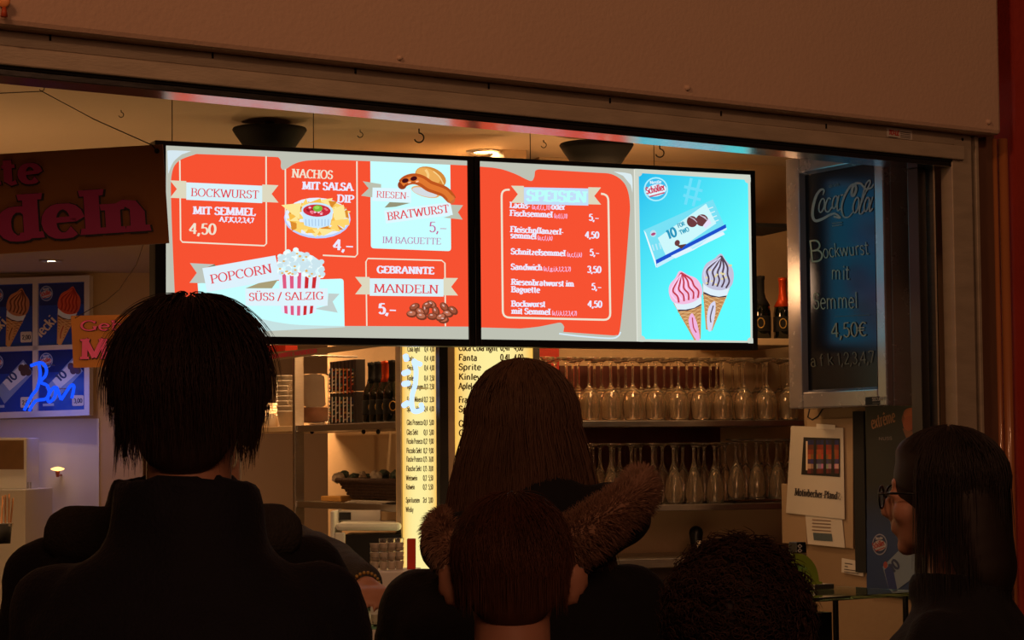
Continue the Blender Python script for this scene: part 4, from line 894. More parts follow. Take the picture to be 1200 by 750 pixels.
# jar, printed slim boxes and bottles on the main shelf
zS = LU.Z(410, 496) + .0005
p = on_shelf(369, .10, zS); T = thing('glass_pitcher', p, 'clear glass pitcher with brown contents on the left shelf', 'pitcher')
MB().lathe([(.001, 0), (.055, 0), (.058, .01), (.058, .16), (.062, .18), (.059, .18), (.055, .16), (.055, .012), (.001, .010)], p, 28).build('jar', M_clear, T, smooth=True)
MB().lathe([(.001, .0115), (.050, .0115), (.050, .06), (.001, .062)], p, 24).build('contents', mat('brown_contents', (.22, .07, .02), .4, 0, .4, 60), T, smooth=True)
MB().tube([p + Vector((-.058, 0, .15)), p + Vector((-.09, 0, .14)), p + Vector((-.092, 0, .08)), p + Vector((-.058, 0, .05))], .005, 8).build('handle', M_clear, T, smooth=True)
rr = random.Random(11)
cols_sp = [lin(c) for c in ((200, 190, 180), (190, 90, 40), (120, 30, 20), (40, 110, 110), (30, 60, 120), (200, 150, 60), (15, 10, 10))]
ORD9 = 'first second third fourth fifth sixth seventh eighth ninth tenth eleventh twelfth'.split()
def slim_box(px, row, w_px, k):
    zb_ = zS + row * .105; u0 = LU.U(px, 480); u1 = LU.U(px + w_px, 480)
    T = thing('printed_carton', LU.pt((u0 + u1) / 2, zb_, .1), 'slim dark printed carton, %s row, %s from the glass pitcher' % ('lower' if row == 0 else 'upper', ORD9[k]), 'carton', 'slim printed cartons, %s row' % ('lower' if row == 0 else 'upper'))
    MB().pbox(LU, u0 + .001, u1 - .001, zb_, zb_ + .102, .006, .04).build('carton', mat('dark_print', (.02, .014, .013), .4), T, bevel=.001)
    d = Decal(LU.off(.006)); y0_ = 496 - row * 33.5
    d.stroke([(px + .7, y0_ - 1), (px + .7, y0_ - 31)], 1.1, cols_sp[rr.randrange(3)] if rr.random() < .4 else cols_sp[0], 1)
    for j in range(7):
        yy = y0_ - 2 - j * 4.2 - rr.random(); d.poly([(px + 1.4, yy), (px + w_px - .4, yy - rr.uniform(0, 1.5)), (px + w_px - .5, yy - 2.6), (px + 1.5, yy - 2)], tuple(v * .6 for v in cols_sp[rr.randrange(7)]), 1)
    d.build('print', M_print, T)
x = 384.5; k = 0
while x < 415:
    for row in (0, 1): slim_box(x, row, 4.2, k)
    x += 4.4; k += 1
BOT = [(.001, 0), (.034, 0), (.037, .006), (.037, .10), (.033, .125), (.018, .155), (.0135, .175), (.0135, .222), (.0155, .224), (.0155, .236), (.001, .238)]
def bottle(p, lb, foil=M_foil, sc=1.0, labc=M_gold, foil_from=.15, group=None):
    T = thing('bottle', p, lb, 'bottle', group)
    MB().lathe([(r_ * sc, z * sc) for r_, z in BOT], p, 24).build('glass_body', M_bottle, T, smooth=True)
    pf = [(r_ * sc * 1.05 + .0006, z * sc) for r_, z in BOT if z >= foil_from]; pf.append((.001, .239 * sc))
    MB().lathe(pf, p, 24).build('foil_neck', foil, T, smooth=True)
    MB().lathe([(.0374 * sc, .03 * sc), (.0378 * sc, .032 * sc), (.0378 * sc, .085 * sc), (.0374 * sc, .087 * sc)], p, 24).build('paper_label', M_blackmat, T, smooth=True)
    dv = Vector((EYE.x - p.x, EYE.y - p.y, 0)).normalized(); c_ = p + dv * (.0378 * sc) + Vector((0, 0, .06 * sc))
    side = Vector((0, 0, 1)).cross(dv)
    mb = MB(); n = 20; pts = [c_ + side * math.cos(a) * .013 * sc + Vector((0, 0, math.sin(a) * .018 * sc)) for a in [2 * math.pi * k / n for k in range(n + 1)]]
    mb.tube(pts, .0022 * sc, 6, cap=False); mb.build('emblem_ring', labc, T, smooth=True)
for x, b, f, lb in ((436, .034, M_blackmat, 'dark bottle with black neck next to the slim cartons'), (443.8, .034, M_blackmat, 'dark bottle with gold ring label left of the orange bottle'), (452, .034, M_foil, 'sparkling wine bottle with orange foil on the left shelf'), (460.5, .034, M_blackmat, 'dark sparkling wine bottle hard against the price column')):
    bottle(on_shelf(x, b, zS), lb, f, .82)
# basket with wrapped pieces, papers and yellow tray on the lower shelf
zS = LU.Z(420, 590) + .001
bk = thing('wicker_basket', on_shelf(430, .16, zS), 'long dark wicker basket on the lower shelf of the unit', 'basket')
ub0, ub1 = LU.U(388, 580), LU.U(465, 580)
mb = MB(); zt_ = zS + .072
P = [LU.pt(ub0 + .06, zS + .012, .05), LU.pt(ub1 - .01, zS + .012, .05), LU.pt(ub1 - .01, zS + .012, .25), LU.pt(ub0 + .06, zS + .012, .25), LU.pt(ub0, zt_, .02), LU.pt(ub1, zt_, .02), LU.pt(ub1, zt_, .28), LU.pt(ub0, zt_, .28)]
mb.add(P, [(0, 1, 2, 3), (0, 1, 5, 4), (1, 2, 6, 5), (2, 3, 7, 6), (3, 0, 4, 7)]); mb.build('basket_shell', M_wicker, bk)
for r_ in range(6):
    t = (r_ + .5) / 6; q = [P[i] * (1 - t) + P[i + 4] * t for i in range(4)]
    mb = MB(); pts = []
    for i in range(4):
        a, b = q[i], q[(i + 1) % 4]; n = 22 if i % 2 == 0 else 10
        for j in range(n): pts.append(a + (b - a) * (j / n) + (a + b - q[0] - q[2]).normalized() * (.003 * (1 if (j + r_) % 2 else -1)))
    mb.tube(pts + [pts[0]], .0045, 6, cap=False); mb.build('woven_strand', M_wicker, bk, smooth=True)
mb = MB(); mb.tube([P[4], P[5], P[6], P[7], P[4]], .008, 8, cap=False); mb.build('rim', M_wicker, bk, smooth=True)
for i, (x, y, s_) in enumerate(((396, 556, 1.1), (404, 552, .8), (409, 557, 1.0), (415, 555, .8), (424, 555, 1.0), (432, 556, .9), (441, 554, 1.0), (449, 553, 1.1), (457, 556, .9), (464, 553, 1.0))):
    p = LU.off(.12 + (i % 3) * .04).at(x, y + 4); mb = MB().ell((0, 0, 0), (.024 * s_, .018 * s_, .017 * s_), (rr.uniform(-.5, .5), rr.uniform(-.5, .5), rr.uniform(0, 3)), 9, 6)
    mb.v = [tuple(c * rr.uniform(.8, 1.2) for c in v) for v in mb.v]
    o = mb.build('wrapped_sweet', M_milky if i % 4 in (0, 2) else mat('teal_wrap', (.08, .12, .10), .5)); o.location = p
    tag(o, 'crumpled %s wrapped piece in the wicker basket, %s from its free end' % ('pale' if i % 4 in (0, 2) else 'dull green', ORD9[i]), 'sweet', 'wrapped pieces in the wicker basket')
T = thing('paper_pile', on_shelf(430, .02, zS), 'thin pile of papers under the front of the wicker basket', 'papers')
for i in range(3): MB().pbox(LU, LU.U(402 + i * 3, 590), LU.U(446 + i * 4, 590), zS + i * .003 + .0005, zS + i * .003 + .0025, .005 + i * .002, .10).build('sheet', M_paper, T)
T = tag(MB().pbox(LU, LU.U(366, 590), LU.U(389, 590), zS + .0005, zS + .018, .03, .2).build('yellow_envelope', mat('yellow_card', (.5, .26, .06), .7), bevel=.004), 'dull yellow flat packet beside the wicker basket', 'packet')
# white appliance and plastic cups below
AP = Pl(430, 6.95, 0)
ap = thing('white_machine', AP.at(430, 745, -.2), 'white kitchen machine with a wide top rail below the basket shelf', 'machine')
MB().quad_px(AP, [(393, 613), (469.5, 613), (469.5, 622), (393, 622)], .3, .0).build('top_rail', M_white, ap, bevel=.01)
MB().quad_px(AP, [(387, 599), (392, 599), (392, 760), (387, 760)], .3, 0).build('side', M_white, ap, bevel=.004)
MB().quad_px(AP, [(392, 624), (404, 624), (404, 760), (392, 760)], .02, 0).build('side', M_white, ap, bevel=.004)
MB().quad_px(AP, [(404, 627), (470, 627), (470, 760), (404, 760)], .2, -.03).build('dark_door', M_black, ap)
MB().quad_px(AP, [(392, 600), (441, 600), (441, 613), (392, 613)], .04, -.2).build('back', M_white, ap)
MB().quad_px(AP, [(393, 602), (407, 602), (407, 611), (393, 611)], .02, -.15).build('slot', M_black, ap)
CU = Pl(455, 5.9, 0)
k = 5.9 / F_PX
for i, (x, n) in enumerate(((439, 5), (449, 6), (458, 6), (467, 6))):
    p = CU.at(x, 668, -.015 * i); T = thing('plastic_cup_stack', p, ('first', 'second', 'third', 'fourth')[i] + ' stack of clear plastic cups on the counter counting from the grey sleeve', 'cups', 'plastic cup stacks on the counter')
    for j in range(n):
        z = j * 6.0 * k * .9
        MB().lathe([(4.0 * k, z), (5.4 * k, z + 9 * k), (5.8 * k, z + 9.3 * k), (5.1 * k, z + 9 * k), (3.7 * k, z + .6 * k)], p, 14).build('cup', M_clear if j % 2 else M_milky, T, smooth=True)
tag(MB().quad_px(CU, [(476, 632), (486, 632), (486, 668), (476, 668)], .03, -.04).build('red_carton', M_redpan, bevel=.002), 'orange red carton at the end of the plastic cup stacks', 'box')

q = CU.at(455, 668.3)
lc = MB().pbox(CU, CU.U(434), CU.U(489), 0, q.z - .0005, -.06, .14).build('low_cabinet', M_white, bevel=.003)
tag(lc, 'low pale cabinet that carries the plastic cup stacks', 'cabinet')
# ================================================================== BACK SHELVES AND GLASSES
gs = thing('glass_shelving', RS.pt(0, 0, .15), 'wall shelving with two full rows of upturned glasses', 'shelving')
ua, ub = RS.U(645, 500), RS.U(950, 500)
zsh = [RS.Z(860, 492.3), RS.Z(850, 590.3)]
for z in zsh: MB().pbox(RS, ua, ub, z - .020, z, .0, .34).build('shelf_board', M_steel, gs, bevel=.002)
MB().pbox(RS, ua, RS.U(655, 500), 1.2, 1.95, .30, .34).build('backing_panel', M_wall, gs)
MB().pbox(RS, RS.U(655, 440), RS.U(699, 440), zsh[0], 1.85, .335, .355).build('red_backing_panel', M_redpan, gs)
MB().pbox(RS, RS.U(699, 440), RS.U(893, 440), zsh[1] + .0, RS.Z(800, 424), .33, .355).build('maroon_backing_panel', M_wood, gs)
MB().pbox(RS, RS.U(893, 440), RS.U(946, 440), zsh[1], 1.78, .33, .355).build('backing_panel', M_wall, gs)
z3 = RS.Z(905, 395.6); z4 = RS.Z(905, 264)
MB().pbox(RS, RS.U(868, 395), ub, z3 - .022, z3, .05, .34).build('upper_board', M_wall, gs, bevel=.002)
MB().pbox(RS, RS.U(850, 264), ub, z4, z4 + .012, .05, .34).build('dark_top_board', M_blackmat, gs)
WG = [(.001, .004), (.0315, .003), (.0325, .0), (.0315, -.0025), (.012, -.006), (.0046, -.015), (.0040, -.030), (.0040, -.075), (.0052, -.086), (.014, -.096), (.026, -.112), (.0325, -.135), (.0335, -.155), (.030, -.185), (.0285, -.1965), (.0268, -.1965), (.0285, -.185), (.032, -.155), (.031, -.136), (.025, -.115), (.013, -.100), (.001, -.098)]
ORD = 'first second third fourth fifth sixth seventh eighth ninth tenth eleventh twelfth thirteenth fourteenth fifteenth'.split()
def proto(prof, name, k=1.0, m=M_glass, seg=16):
    mb = MB().lathe([(r_ * k, z * k) for r_, z in prof], (0, 0, 0), seg); return mb.build(name, m, smooth=True)
H_up = .1965
first = {}
def put_glass(kind, prof, pl, px, back, zs_, label, group, k=1.0):
    key = kind + label.split(',')[0]
    p = pl.off(back).at(px, 492); minz = -min(z for _, z in prof) * k
    if key not in first:
        o = proto(prof, kind, k); first[key] = o
    else: o = first[key].copy(); COL.objects.link(o)
    o.location = (p.x, p.y, zs_ + minz + .0005); o.rotation_euler = (0, 0, random.uniform(0, 3)); tag(o, label, 'glass', group)
rr = random.Random(4)
i = 0
for row, (bk_, x0) in enumerate(((.06, 639), (.14, 652), (.22, 644))):
    x = x0; n_ = -1
    while x < 944:
        n_ += 1
        put_glass('wine_glass', WG, RS, x + rr.uniform(-1, 1), bk_, zsh[0], 'upturned wine glass on upper shelf, %s row, %s from the price column' % (('front', 'middle', 'rear')[row], ORD[n_]), 'wine glasses on the upper shelf, %s row' % ('front', 'middle', 'rear')[row])
        x += 26.0 if row == 0 else 27.0
FL = [(.001, .003), (.030, .002), (.031, .0), (.030, -.002), (.010, -.005), (.0045, -.014), (.0042, -.045), (.006, -.060), (.015, -.085), (.024, -.115), (.028, -.15), (.0265, -.172), (.0262, -.180), (.0245, -.180), (.0262, -.15), (.022, -.117), (.012, -.088), (.001, -.070)]
for row, (bk_, x0) in enumerate(((.05, 690), (.13, 702), (.21, 695))):
    x = x0; n_ = -1
    while x < 944:
        n_ += 1
        put_glass('wine_glass', FL, RS, x + rr.uniform(-1, 1), bk_, zsh[1], 'upturned tulip glass on lower shelf, %s row, %s from the fur hood' % (('front', 'middle', 'rear')[row], ORD[n_]), 'tulip glasses on the lower shelf, %s row' % ('front', 'middle', 'rear')[row], 1.06 if x < 860 else 1.12)
        x += 24.5
# bottles on the small upper board
for x, f, sc, lb in ((892, M_blackmat, 0.88, 'dark sparkling wine bottle with ring label beside the cyan advert'), (918, M_foil, 0.86, 'sparkling wine bottle with orange foil next to the chalkboard')):
    q = RS.off(.14).at(x, 395); bottle(Vector((q.x, q.y, z3 + .001)), lb, f, sc, foil_from=.12)
# small things under the lower glass shelf
bkc = thing('back_counter', RS.pt(.3, 0, .1), 'steel topped back counter below the glass shelves', 'counter')
zbc = RS.Z(830, 652)
MB().pbox(RS, RS.U(660), ub, zbc - .03, zbc, -.05, .34).build('worktop', M_steel, bkc, bevel=.003)
MB().pbox(RS, RS.U(660), ub, 0, zbc - .03, .0, .34).build('cabinet_body', M_counter, bkc)
q = RS.off(.15).at(816, 645); k = 7.3 / F_PX
T = thing('coffee_grinder', Vector((q.x, q.y, zbc)), 'small black rounded machine on the back counter', 'machine')
MB().cone((q.x, q.y, zbc + 6 * k), 6 * k, (q.x, q.y, zbc + 25 * k), 8.5 * k).build('housing', M_black, T, smooth=True)
MB().tube([(q.x, q.y, zbc), (q.x, q.y, zbc + 6 * k)], 9 * k, 20).build('base', M_black, T)
for i, x in enumerate((819, 830)):
    q = RS.off(.03).at(x, 650); MB_ = MB().lathe([(.001, .002), (1.6 * k, 0), (1.4 * k, 8 * k), (2.8 * k, 17 * k), (2.3 * k, 17 * k), (1 * k, 9 * k), (.001, 8.5 * k)], (q.x, q.y, zbc + .001), 16)
    tag(MB_.build('egg_cup', M_milky, smooth=True), ('pale stemmed cup in front of the black machine', 'pale stemmed cup standing clear of the black machine')[i], 'cup')

# ================================================================== CHALKBOARD AND SIDE WALL
cb = thing('chalkboard', CB.at(985, 477), 'tall silver framed black chalkboard with a Coca-Cola heading and chalked Bockwurst price', 'chalkboard')
uc0, uc1 = CB.U(930, 400), CB.U(1045, 400); zc_t = (CB.Z(930, 186) + CB.Z(1043, 165)) / 2; zc_b = (CB.Z(932.3, 478.8) + CB.Z(1044.8, 475.8)) / 2
ui0, ui1 = CB.U(947.5, 400), CB.U(1033, 400); zi_b = (CB.Z(948, 457) + CB.Z(1035, 453.3)) / 2; zi_t = (CB.Z(943.3, 206) + CB.Z(1030, 189.3)) / 2
MB().pbox(CB, uc0, uc1, zc_b, zc_t, .004, .074).build('case', M_frame, cb, bevel=.003)
def frame_bar(a, b, c, e, nm='frame_bar', h=.020): return MB().pbox(CB, a, b, c, e, -h, .004).build(nm, M_frame, cb, bevel=.004)
frame_bar(uc0, ui0 - .006, zc_b, zc_t); frame_bar(ui1 + .004, uc1, zc_b, zc_t); frame_bar(ui0 - .006, ui1 + .004, zc_b, zi_b - .006); frame_bar(ui0 - .006, ui1 + .004, zi_t + .006, zc_t)
# inner sloping lips
def lip(a, b): MB().add([a[0], a[1], b[1], b[0]], [(0, 1, 2, 3)]).build('inner_lip', M_frame, cb)
cpt = lambda u, z, l: CB.pt(u, z, -l)
oq = [(ui0 - .006, zi_t + .006), (ui1 + .004, zi_t + .006), (ui1 + .004, zi_b - .006), (ui0 - .006, zi_b - .006)]; iq = [(ui0, zi_t), (ui1, zi_t), (ui1, zi_b), (ui0, zi_b)]
for i in range(4): lip((cpt(*oq[i], .020), cpt(*oq[(i + 1) % 4], .020)), (cpt(*iq[i], .003), cpt(*iq[(i + 1) % 4], .003)))
MB().pbox(CB, ui0 - .004, ui1 + .004, zi_b - .004, zi_t + .004, -.0025, .004).build('slate', M_board, cb)
BP = CB.off(-.003); d = Decal(BP)
CW = tuple(v * .5 for v in lin((200, 195, 190)))
cc = lambda *p: [(920 + x / 7.5, 170 + y / 7.5) for x, y in p]
tp = lambda t: .35 + .9 * math.sin(math.pi * min(1, max(0, t))) ** .7
d.stroke(smooth_path(cc((335, 440), (345, 400), (320, 392), (280, 440), (252, 530), (245, 620), (270, 665), (330, 650), (400, 612), (445, 605), (490, 642)), 5), 2.7, CW, 2, taper=tp)
d.stroke(smooth_path(cc((400, 618), (440, 600), (488, 640), (430, 628)), 4), 2.2, CW, 2)
d.ring(963.4, 240.8, 3.0, 8.2, 1.7, CW, 2, 12)
d.stroke(smooth_path(cc((405, 478), (385, 465), (360, 520), (358, 575), (385, 585), (415, 545)), 4), 1.8, CW, 2)
d.ring(978.8, 237, 2.6, 7.6, 1.6, CW, 2, 12); d.stroke(smooth_path(cc((478, 440), (462, 520), (465, 575), (490, 560)), 4), 1.7, CW, 2)
d.stroke(cc((492, 442), (515, 436)), 1.8, CW, 2)
d.stroke(smooth_path(cc((600, 590), (560, 632), (515, 625), (500, 540), (530, 440), (580, 360), (615, 350), (628, 385), (610, 440), (590, 440), (595, 380), (620, 340), (670, 340), (710, 385), (760, 375), (800, 325), (825, 325)), 5), 2.4, CW, 2, taper=tp)
d.ring(1003.6, 240.5, 3.0, 9.2, 1.8, CW, 2, 12)
d.stroke(smooth_path(cc((655, 560), (700, 440), (750, 340), (745, 310), (715, 345), (685, 450), (655, 590), (680, 600), (705, 560)), 4), 1.8, CW, 2)
d.ring(1016.2, 239.5, 2.7, 8.4, 1.7, CW, 2, 12); d.stroke(smooth_path(cc((775, 455), (752, 530), (748, 585), (775, 555)), 4), 1.7, CW, 2)
d.text('drink', 972, 220, 984.5, 217.5, 4, tuple(v * .4 for v in CW), 2, thick=.16, thin=.1, serif=0)
for k in range(2): d.stroke([(975.5, 262 + k * 3), (987.5, 260.5 + k * 3)], 1.1, tuple(v * .5 for v in CW), 2)
CK = tuple(v * .55 for v in lin((190, 190, 160))); CK2 = tuple(v * .15 for v in lin((190, 190, 160)))
ch = dict(thick=.075, thin=.075, serif=0, jit=.02)
d.text('B', 948.5, 308, 966, 306, 26, CK, 2, **ch); d.text('ockwurst', 965, 302.5, 1019, 297.5, 16, CK, 2, **ch)
d.text('mit', 974.5, 327.5, 996.5, 327.5, 17, CK, 2, **ch)
d.text('Semmel', 953, 362.5, 1006.5, 361, 19, CK, 2, **ch)
d.text('4,50\u20ac', 974.5, 395.5, 1017, 394, 17, CK, 2, thick=.10, thin=.08, serif=0)
d.stroke([(979, 371), (1020, 369)], .5, CK2, 2)
d.text('a f k', 950.5, 430, 978, 427.5, 14, CK2, 2, **ch); d.text('1,2,3,4,7', 982, 428, 1026, 424.5, 14, CK2, 2, **ch)
d.build('chalk_writing', M_print, cb)
MB().quad_px(CB, [(1021, 465.5), (1038, 464.5), (1038, 474), (1021, 475)], .0006, .0208).build('maker_plate', M_blackmat, cb)
d = Decal(CB.off(-.0212)); d.text('SECURIT', 1022.5, 470, 1037, 469.3, 4, lin((120, 115, 110)), 2, thick=.24, thin=.16, serif=0); d.stroke([(1023, 472.6), (1036, 472)], .6, lin((90, 85, 80)), 2); d.build('maker_print', M_print, cb)

# papers, poster and note on the side wall
RP = RW.off(-.004)
pl_ = thing('wall_plastic_sheet', RP.at(965, 560), 'beige backing sheet hung on the side wall behind the paper notice', 'sheet')
MB().quad_px(RP, [(947, 492), (1000.5, 490), (1001, 643), (948, 634)], .002, .004).build('sheet', M_cardb, pl_)
MB().tube([RP.at(952, 478, .01), RP.at(953, 489, .02), RP.at(959, 492, .022), RP.at(965, 488, .02), RP.at(968, 478, .01)], .0022, 8).build('black_loop', M_blackmat, pl_, smooth=True)
nt_ = thing('paper_notice', RP.at(957, 605), 'white paper notice with a picture of columns, reading Motivbecher-Pfand', 'notice')
PQ = RW.off(-.014)
MB().quad_px(PQ, [(927, 499), (988, 501.5), (989.7, 608.5), (921, 601)], .001).build('sheet', M_paper, nt_)
d = Decal(PQ)
d.poly([(942, 512.3), (984.7, 513.8), (984.7, 559), (939.3, 556)], lin((18, 10, 14)), 2)
for k in range(9):
    x0 = 946.5 + k * 4.1
    for j in range(7):
        c = (lin((30, 40, 120)), lin((150, 60, 30)), lin((190, 90, 35)), lin((200, 100, 40)), lin((70, 70, 130)), lin((215, 190, 190)), lin((120, 40, 40)))[j]
        c = tuple(v * rr.uniform(.25, .75) for v in c); d.poly([(x0, 515.5 + j * 5.6), (x0 + 4.1, 515.7 + j * 5.6), (x0 + 4.1, 521.3 + j * 5.6), (x0, 521.1 + j * 5.6)], c, 3)
for x in (955.5, 967, 976.5): d.poly([(x - 1.3, 514), (x + 1.5, 514), (x + 1.8, 556), (x - 1.8, 556)], lin((16, 10, 16)), 4)
d.poly([(945, 517), (947, 517), (947, 551), (945, 551)], lin((220, 200, 180)), 4)
d.text('Motivbecher-Pfand', 931.5, 580.5, 981.5, 585, 8.5, lin((40, 34, 40)), 3, thick=.2, thin=.09)
d.text('2,-', 982, 584.5, 987.5, 585, 7, lin((120, 110, 100)), 3, thick=.2, thin=.09)
d.build('print', M_print, nt_)
MB().quad_px(PQ, [(957, 496.5), (979, 498), (979, 503.5), (957, 502.5)], .0005, .0012).build('adhesive_tape', mat('clear_tape', (.75, .72, .68), .15, 0, coat=.6), nt_)
PQ2 = RW.off(-.011)
n2 = thing('paper_notice', PQ2.at(970, 640), 'smaller beige paper with rows of print half under the white notice', 'notice')
MB().quad_px(PQ2, [(943, 595), (986, 600), (990, 642), (946.5, 637.5)], .001).build('sheet', M_paper, n2)
d = Decal(PQ2)
for k in range(4): d.stroke([(952, 609 + k * 4), (974, 610.5 + k * 4)], 1.3, lin((120, 100, 90)), 2)
d.poly([(953, 624), (975, 625.5), (976, 634.5), (954, 633)], lin((70, 85, 95)), 2); d.build('print', M_print, n2)
dark = RW.off(-.003)
tag(MB().pbox(RW, RW.U(1001.5), RW.U(1014), 1.10, RW.Z(1008, 482), -.012, -.001).build('shadow_gap_strip', M_blackmat), 'narrow black strip painted as the shadow gap between the notices and the poster', 'panel')  # black strip stands in for the shadow gap beside the poster
ps = thing('ice_cream_poster', RP.at(1050, 700), 'dark blue ice cream poster behind the woman in glasses', 'poster')
MB().quad_px(RP, [(1015, 476), (1094, 474), (1096, 706), (1019.5, 697)], .004, .004).build('sheet', M_black, ps)
d = Decal(RW.off(-.009))
PB1, PB2 = lin((8, 5, 8)), lin((16, 44, 92))
for j in range(10):
    ya, yb = 477 + j * 22, 477 + (j + 1) * 22; f = lambda y: tuple(p + (q - p) * min(1, max(0, (y - 575) / 50)) for p, q in zip(PB1, PB2))
    d.poly([(1015.6, ya), (1093, ya), (1094, yb), (1016, yb)], None, 0, [f(ya), f(ya), f(yb), f(yb)])
d.text('Extr\u00eame'.replace('E', 'e'), 1022, 503, 1050, 494, 15, lin((150, 105, 70)), 2, thick=.16, thin=.08, serif=0, slant=.2)
for k, (x, y, rx, ry, c) in enumerate(((1072, 492, 15, 13, (120, 55, 25)), (1070, 486, 11, 8, (165, 85, 45)), (1076, 500, 12, 8, (100, 45, 22)), (1066, 496, 7, 9, (150, 70, 35)))): d.ellipse(x, y, rx, ry, lin(c), 2 + k, 12)
d.poly([(1058, 502), (1090, 505), (1080, 560)], lin((120, 70, 35)), 2)
d.text('NUSS', 1030, 516, 1046, 515.3, 3.6, lin((120, 110, 110)), 2, thick=.2, thin=.14, serif=0)
softserve_logo(d, 1031.5, 638, 12.5, 3, (lin((120, 125, 150)), lin((14, 34, 80)), lin((150, 150, 160)), lin((130, 30, 30))), .7)
d.poly([(1035, 664), (1062, 637), (1092, 620), (1094, 660), (1044, 697)], lin((105, 120, 140)), 3); d.poly([(1037, 668), (1046, 660), (1052, 690), (1044, 697)], lin((20, 40, 100)), 4)
d.text('10', 1048, 672, 1056, 663, 11, lin((25, 40, 80)), 5, thick=.26, thin=.2, serif=0, slant=.2)
d.ellipse(1038.5, 662, 2.4, 4, lin((130, 50, 50)), 5)
d.build('print', M_print, ps)
bxp = tag(MB().pbox(RW, RW.U(915.5), RW.U(944), RW.Z(928, 637), RW.Z(928, 567), -.009, -.001).build('tan_board', M_cardb, bevel=.002), 'tan board on the side wall beneath the corner of the paper notice', 'board')
nt2 = thing('wall_note', RP.at(1000, 670), 'small pale handwritten note stuck low on the side wall', 'note')
MB().quad_px(RP, [(987.5, 654), (1013, 658.5), (1012.5, 675.5), (987, 670.5)], .001, .003).build('sheet', M_paper, nt2)
d = Decal(RW.off(-.0075))
for x, y, w in ((990, 660, 9), (990, 663.5, 4), (989.5, 667, 19), (989.5, 670, 17)): d.stroke([(x, y), (x + w, y + w * .14)], .9, lin((50, 36, 34)), 1)
d.build('writing', M_print, nt2)

# ================================================================== COUNTER AND DISPLAY CASE
CF = Pl(1000, 5.6, 36); zgt = CF.Z(1000, 700) + .006
uq0, uq1 = CF.U(-40, 700) + .2, CF.U(1066, 700)
cn = thing('counter', CF.pt(0, 0, .2), 'dark serving counter with a glass display case running under the hatch', 'counter')
MB().pbox(CF, -2.3, uq1 + .06, 0, .80, -.0, .42).build('body', M_counter, cn, bevel=.004)
MB().pbox(CF, -2.3, uq1 + .06, .80, .82, -.02, .44).build('case_floor', M_counter, cn)
MB().pbox(CF, -2.3, uq1 + .04, zgt - .010, zgt, -.02, .44).build('glass_top', M_gglass, cn, bevel=.001)
for x in (981, 1063): MB().pbox(CF, CF.U(x, 700) - .004, CF.U(x, 700) + .004, .82, zgt - .011, .0, .012).build('post', M_aludark, cn)
for u_ in (-1.7, -1.0, -.3): MB().pbox(CF, u_ - .004, u_ + .004, .82, zgt - .011, .0, .012).build('post', M_aludark, cn)
MB().pbox(CF, CF.U(990, 730), CF.U(1015, 730), .821, zgt - .05, .12, .3).build('dark_insert', M_black, cn)
# rolls in the case
M_bread = mat('glazed_bread', (.40, .13, .04), .28, 0, .35, 25, .3, 30, coat=.6)
for i, (x, y, l) in enumerate(((950, 741, 'long glazed bread roll with slanting ridges in the display case'), (908, 750, 'glazed bread roll hidden half behind the curly head'))):
    p = CF.at(x, y, -.15 - .0 * i); mb = MB(); n = 14
    pts = [p + CF.u * (-.065 + .13 * k / (n - 1)) + Vector((0, 0, .012 * math.sin(math.pi * k / (n - 1)))) for k in range(n)]
    mb.tube(pts, [.006 + .026 * math.sin(math.pi * (k + .3) / (n - .4)) * (1 + .12 * (k % 2)) for k in range(n)], 16); tag(mb.build('bread_roll', M_bread, smooth=True), l, 'bread roll')
tray = tag(MB().pbox(CF, CF.U(905, 750), CF.U(975, 750), .8205, CF.Z(950, 755) - .012, .06, .28).build('bread_tray', M_steel, bevel=.003), 'steel tray under the glazed bread rolls', 'tray')
# green arch on the glass
GA = CF.off(.22); M_green = mat('green_plastic', (.20, .30, .03), .35, 0, .05, 10, coat=.3)
ga = thing('green_arch_dispenser', GA.at(945, 695), 'green arched dispenser standing on the glass counter', 'dispenser')
cx0, ar = GA.at(936, 683), .060
mb = MB(); n = 24
for r_, l_ in ((.072, 0), (.046, 0), (.046, .04), (.072, .04)):
    for k in range(n + 1):
        a = math.pi * k / n; mb.v.append(tuple(Vector((cx0.x, cx0.y, zgt + .018)) + GA.u * (r_ * math.cos(a)) + Vector((0, 0, r_ * math.sin(a) * 1.05)) - GA.n * l_))
for q in range(4):
    for k in range(n): a, b = q * (n + 1) + k, ((q + 1) % 4) * (n + 1) + k; mb.f.append((a, a + 1, b + 1, b))
mb.f += [(0, n + 1, 2 * (n + 1), 3 * (n + 1)), (n, 2 * n + 1, 3 * n + 2, 4 * n + 3)]
mb.build('arch', M_green, ga, bevel=.002)
o_ = (Vector((cx0.x, cx0.y, 0)) - GA.o).dot(GA.u)
MB().pbox(GA, o_ - .08, o_ + .08, zgt + .0005, zgt + .02, -.004, .05).build('base', M_green, ga, bevel=.003)
MB().pbox(GA, o_ + .035, o_ + .105, zgt + .0005, zgt + .014, -.02, .03).build('metal_edge', M_steel, ga, bevel=.002)
pp = GA.at(936, 641, -.02)
lb_ = thing('patterned_tin', pp, 'small black and white patterned tin on top of the green arch', 'tin')
MB().pbox(GA, o_ - .005, o_ + .028, zgt + .0955, zgt + .122, .0, .03).build('tin', M_black, lb_, bevel=.002)
d = Decal(GA); zc = GA.at(936, 643)
for dx, dy in ((0, -2.6), (0, 2.6)):
    d.poly([(937 + dx, 640 + dy), (940 + dx, 642.6 + dy), (937 + dx, 645.2 + dy), (934 + dx, 642.6 + dy)], lin((200, 200, 200)), 1); d.ellipse(937 + dx, 642.6 + dy, 1.2, 1.2, lin((15, 15, 15)), 2, n=8)
d.build('print', M_print, lb_)

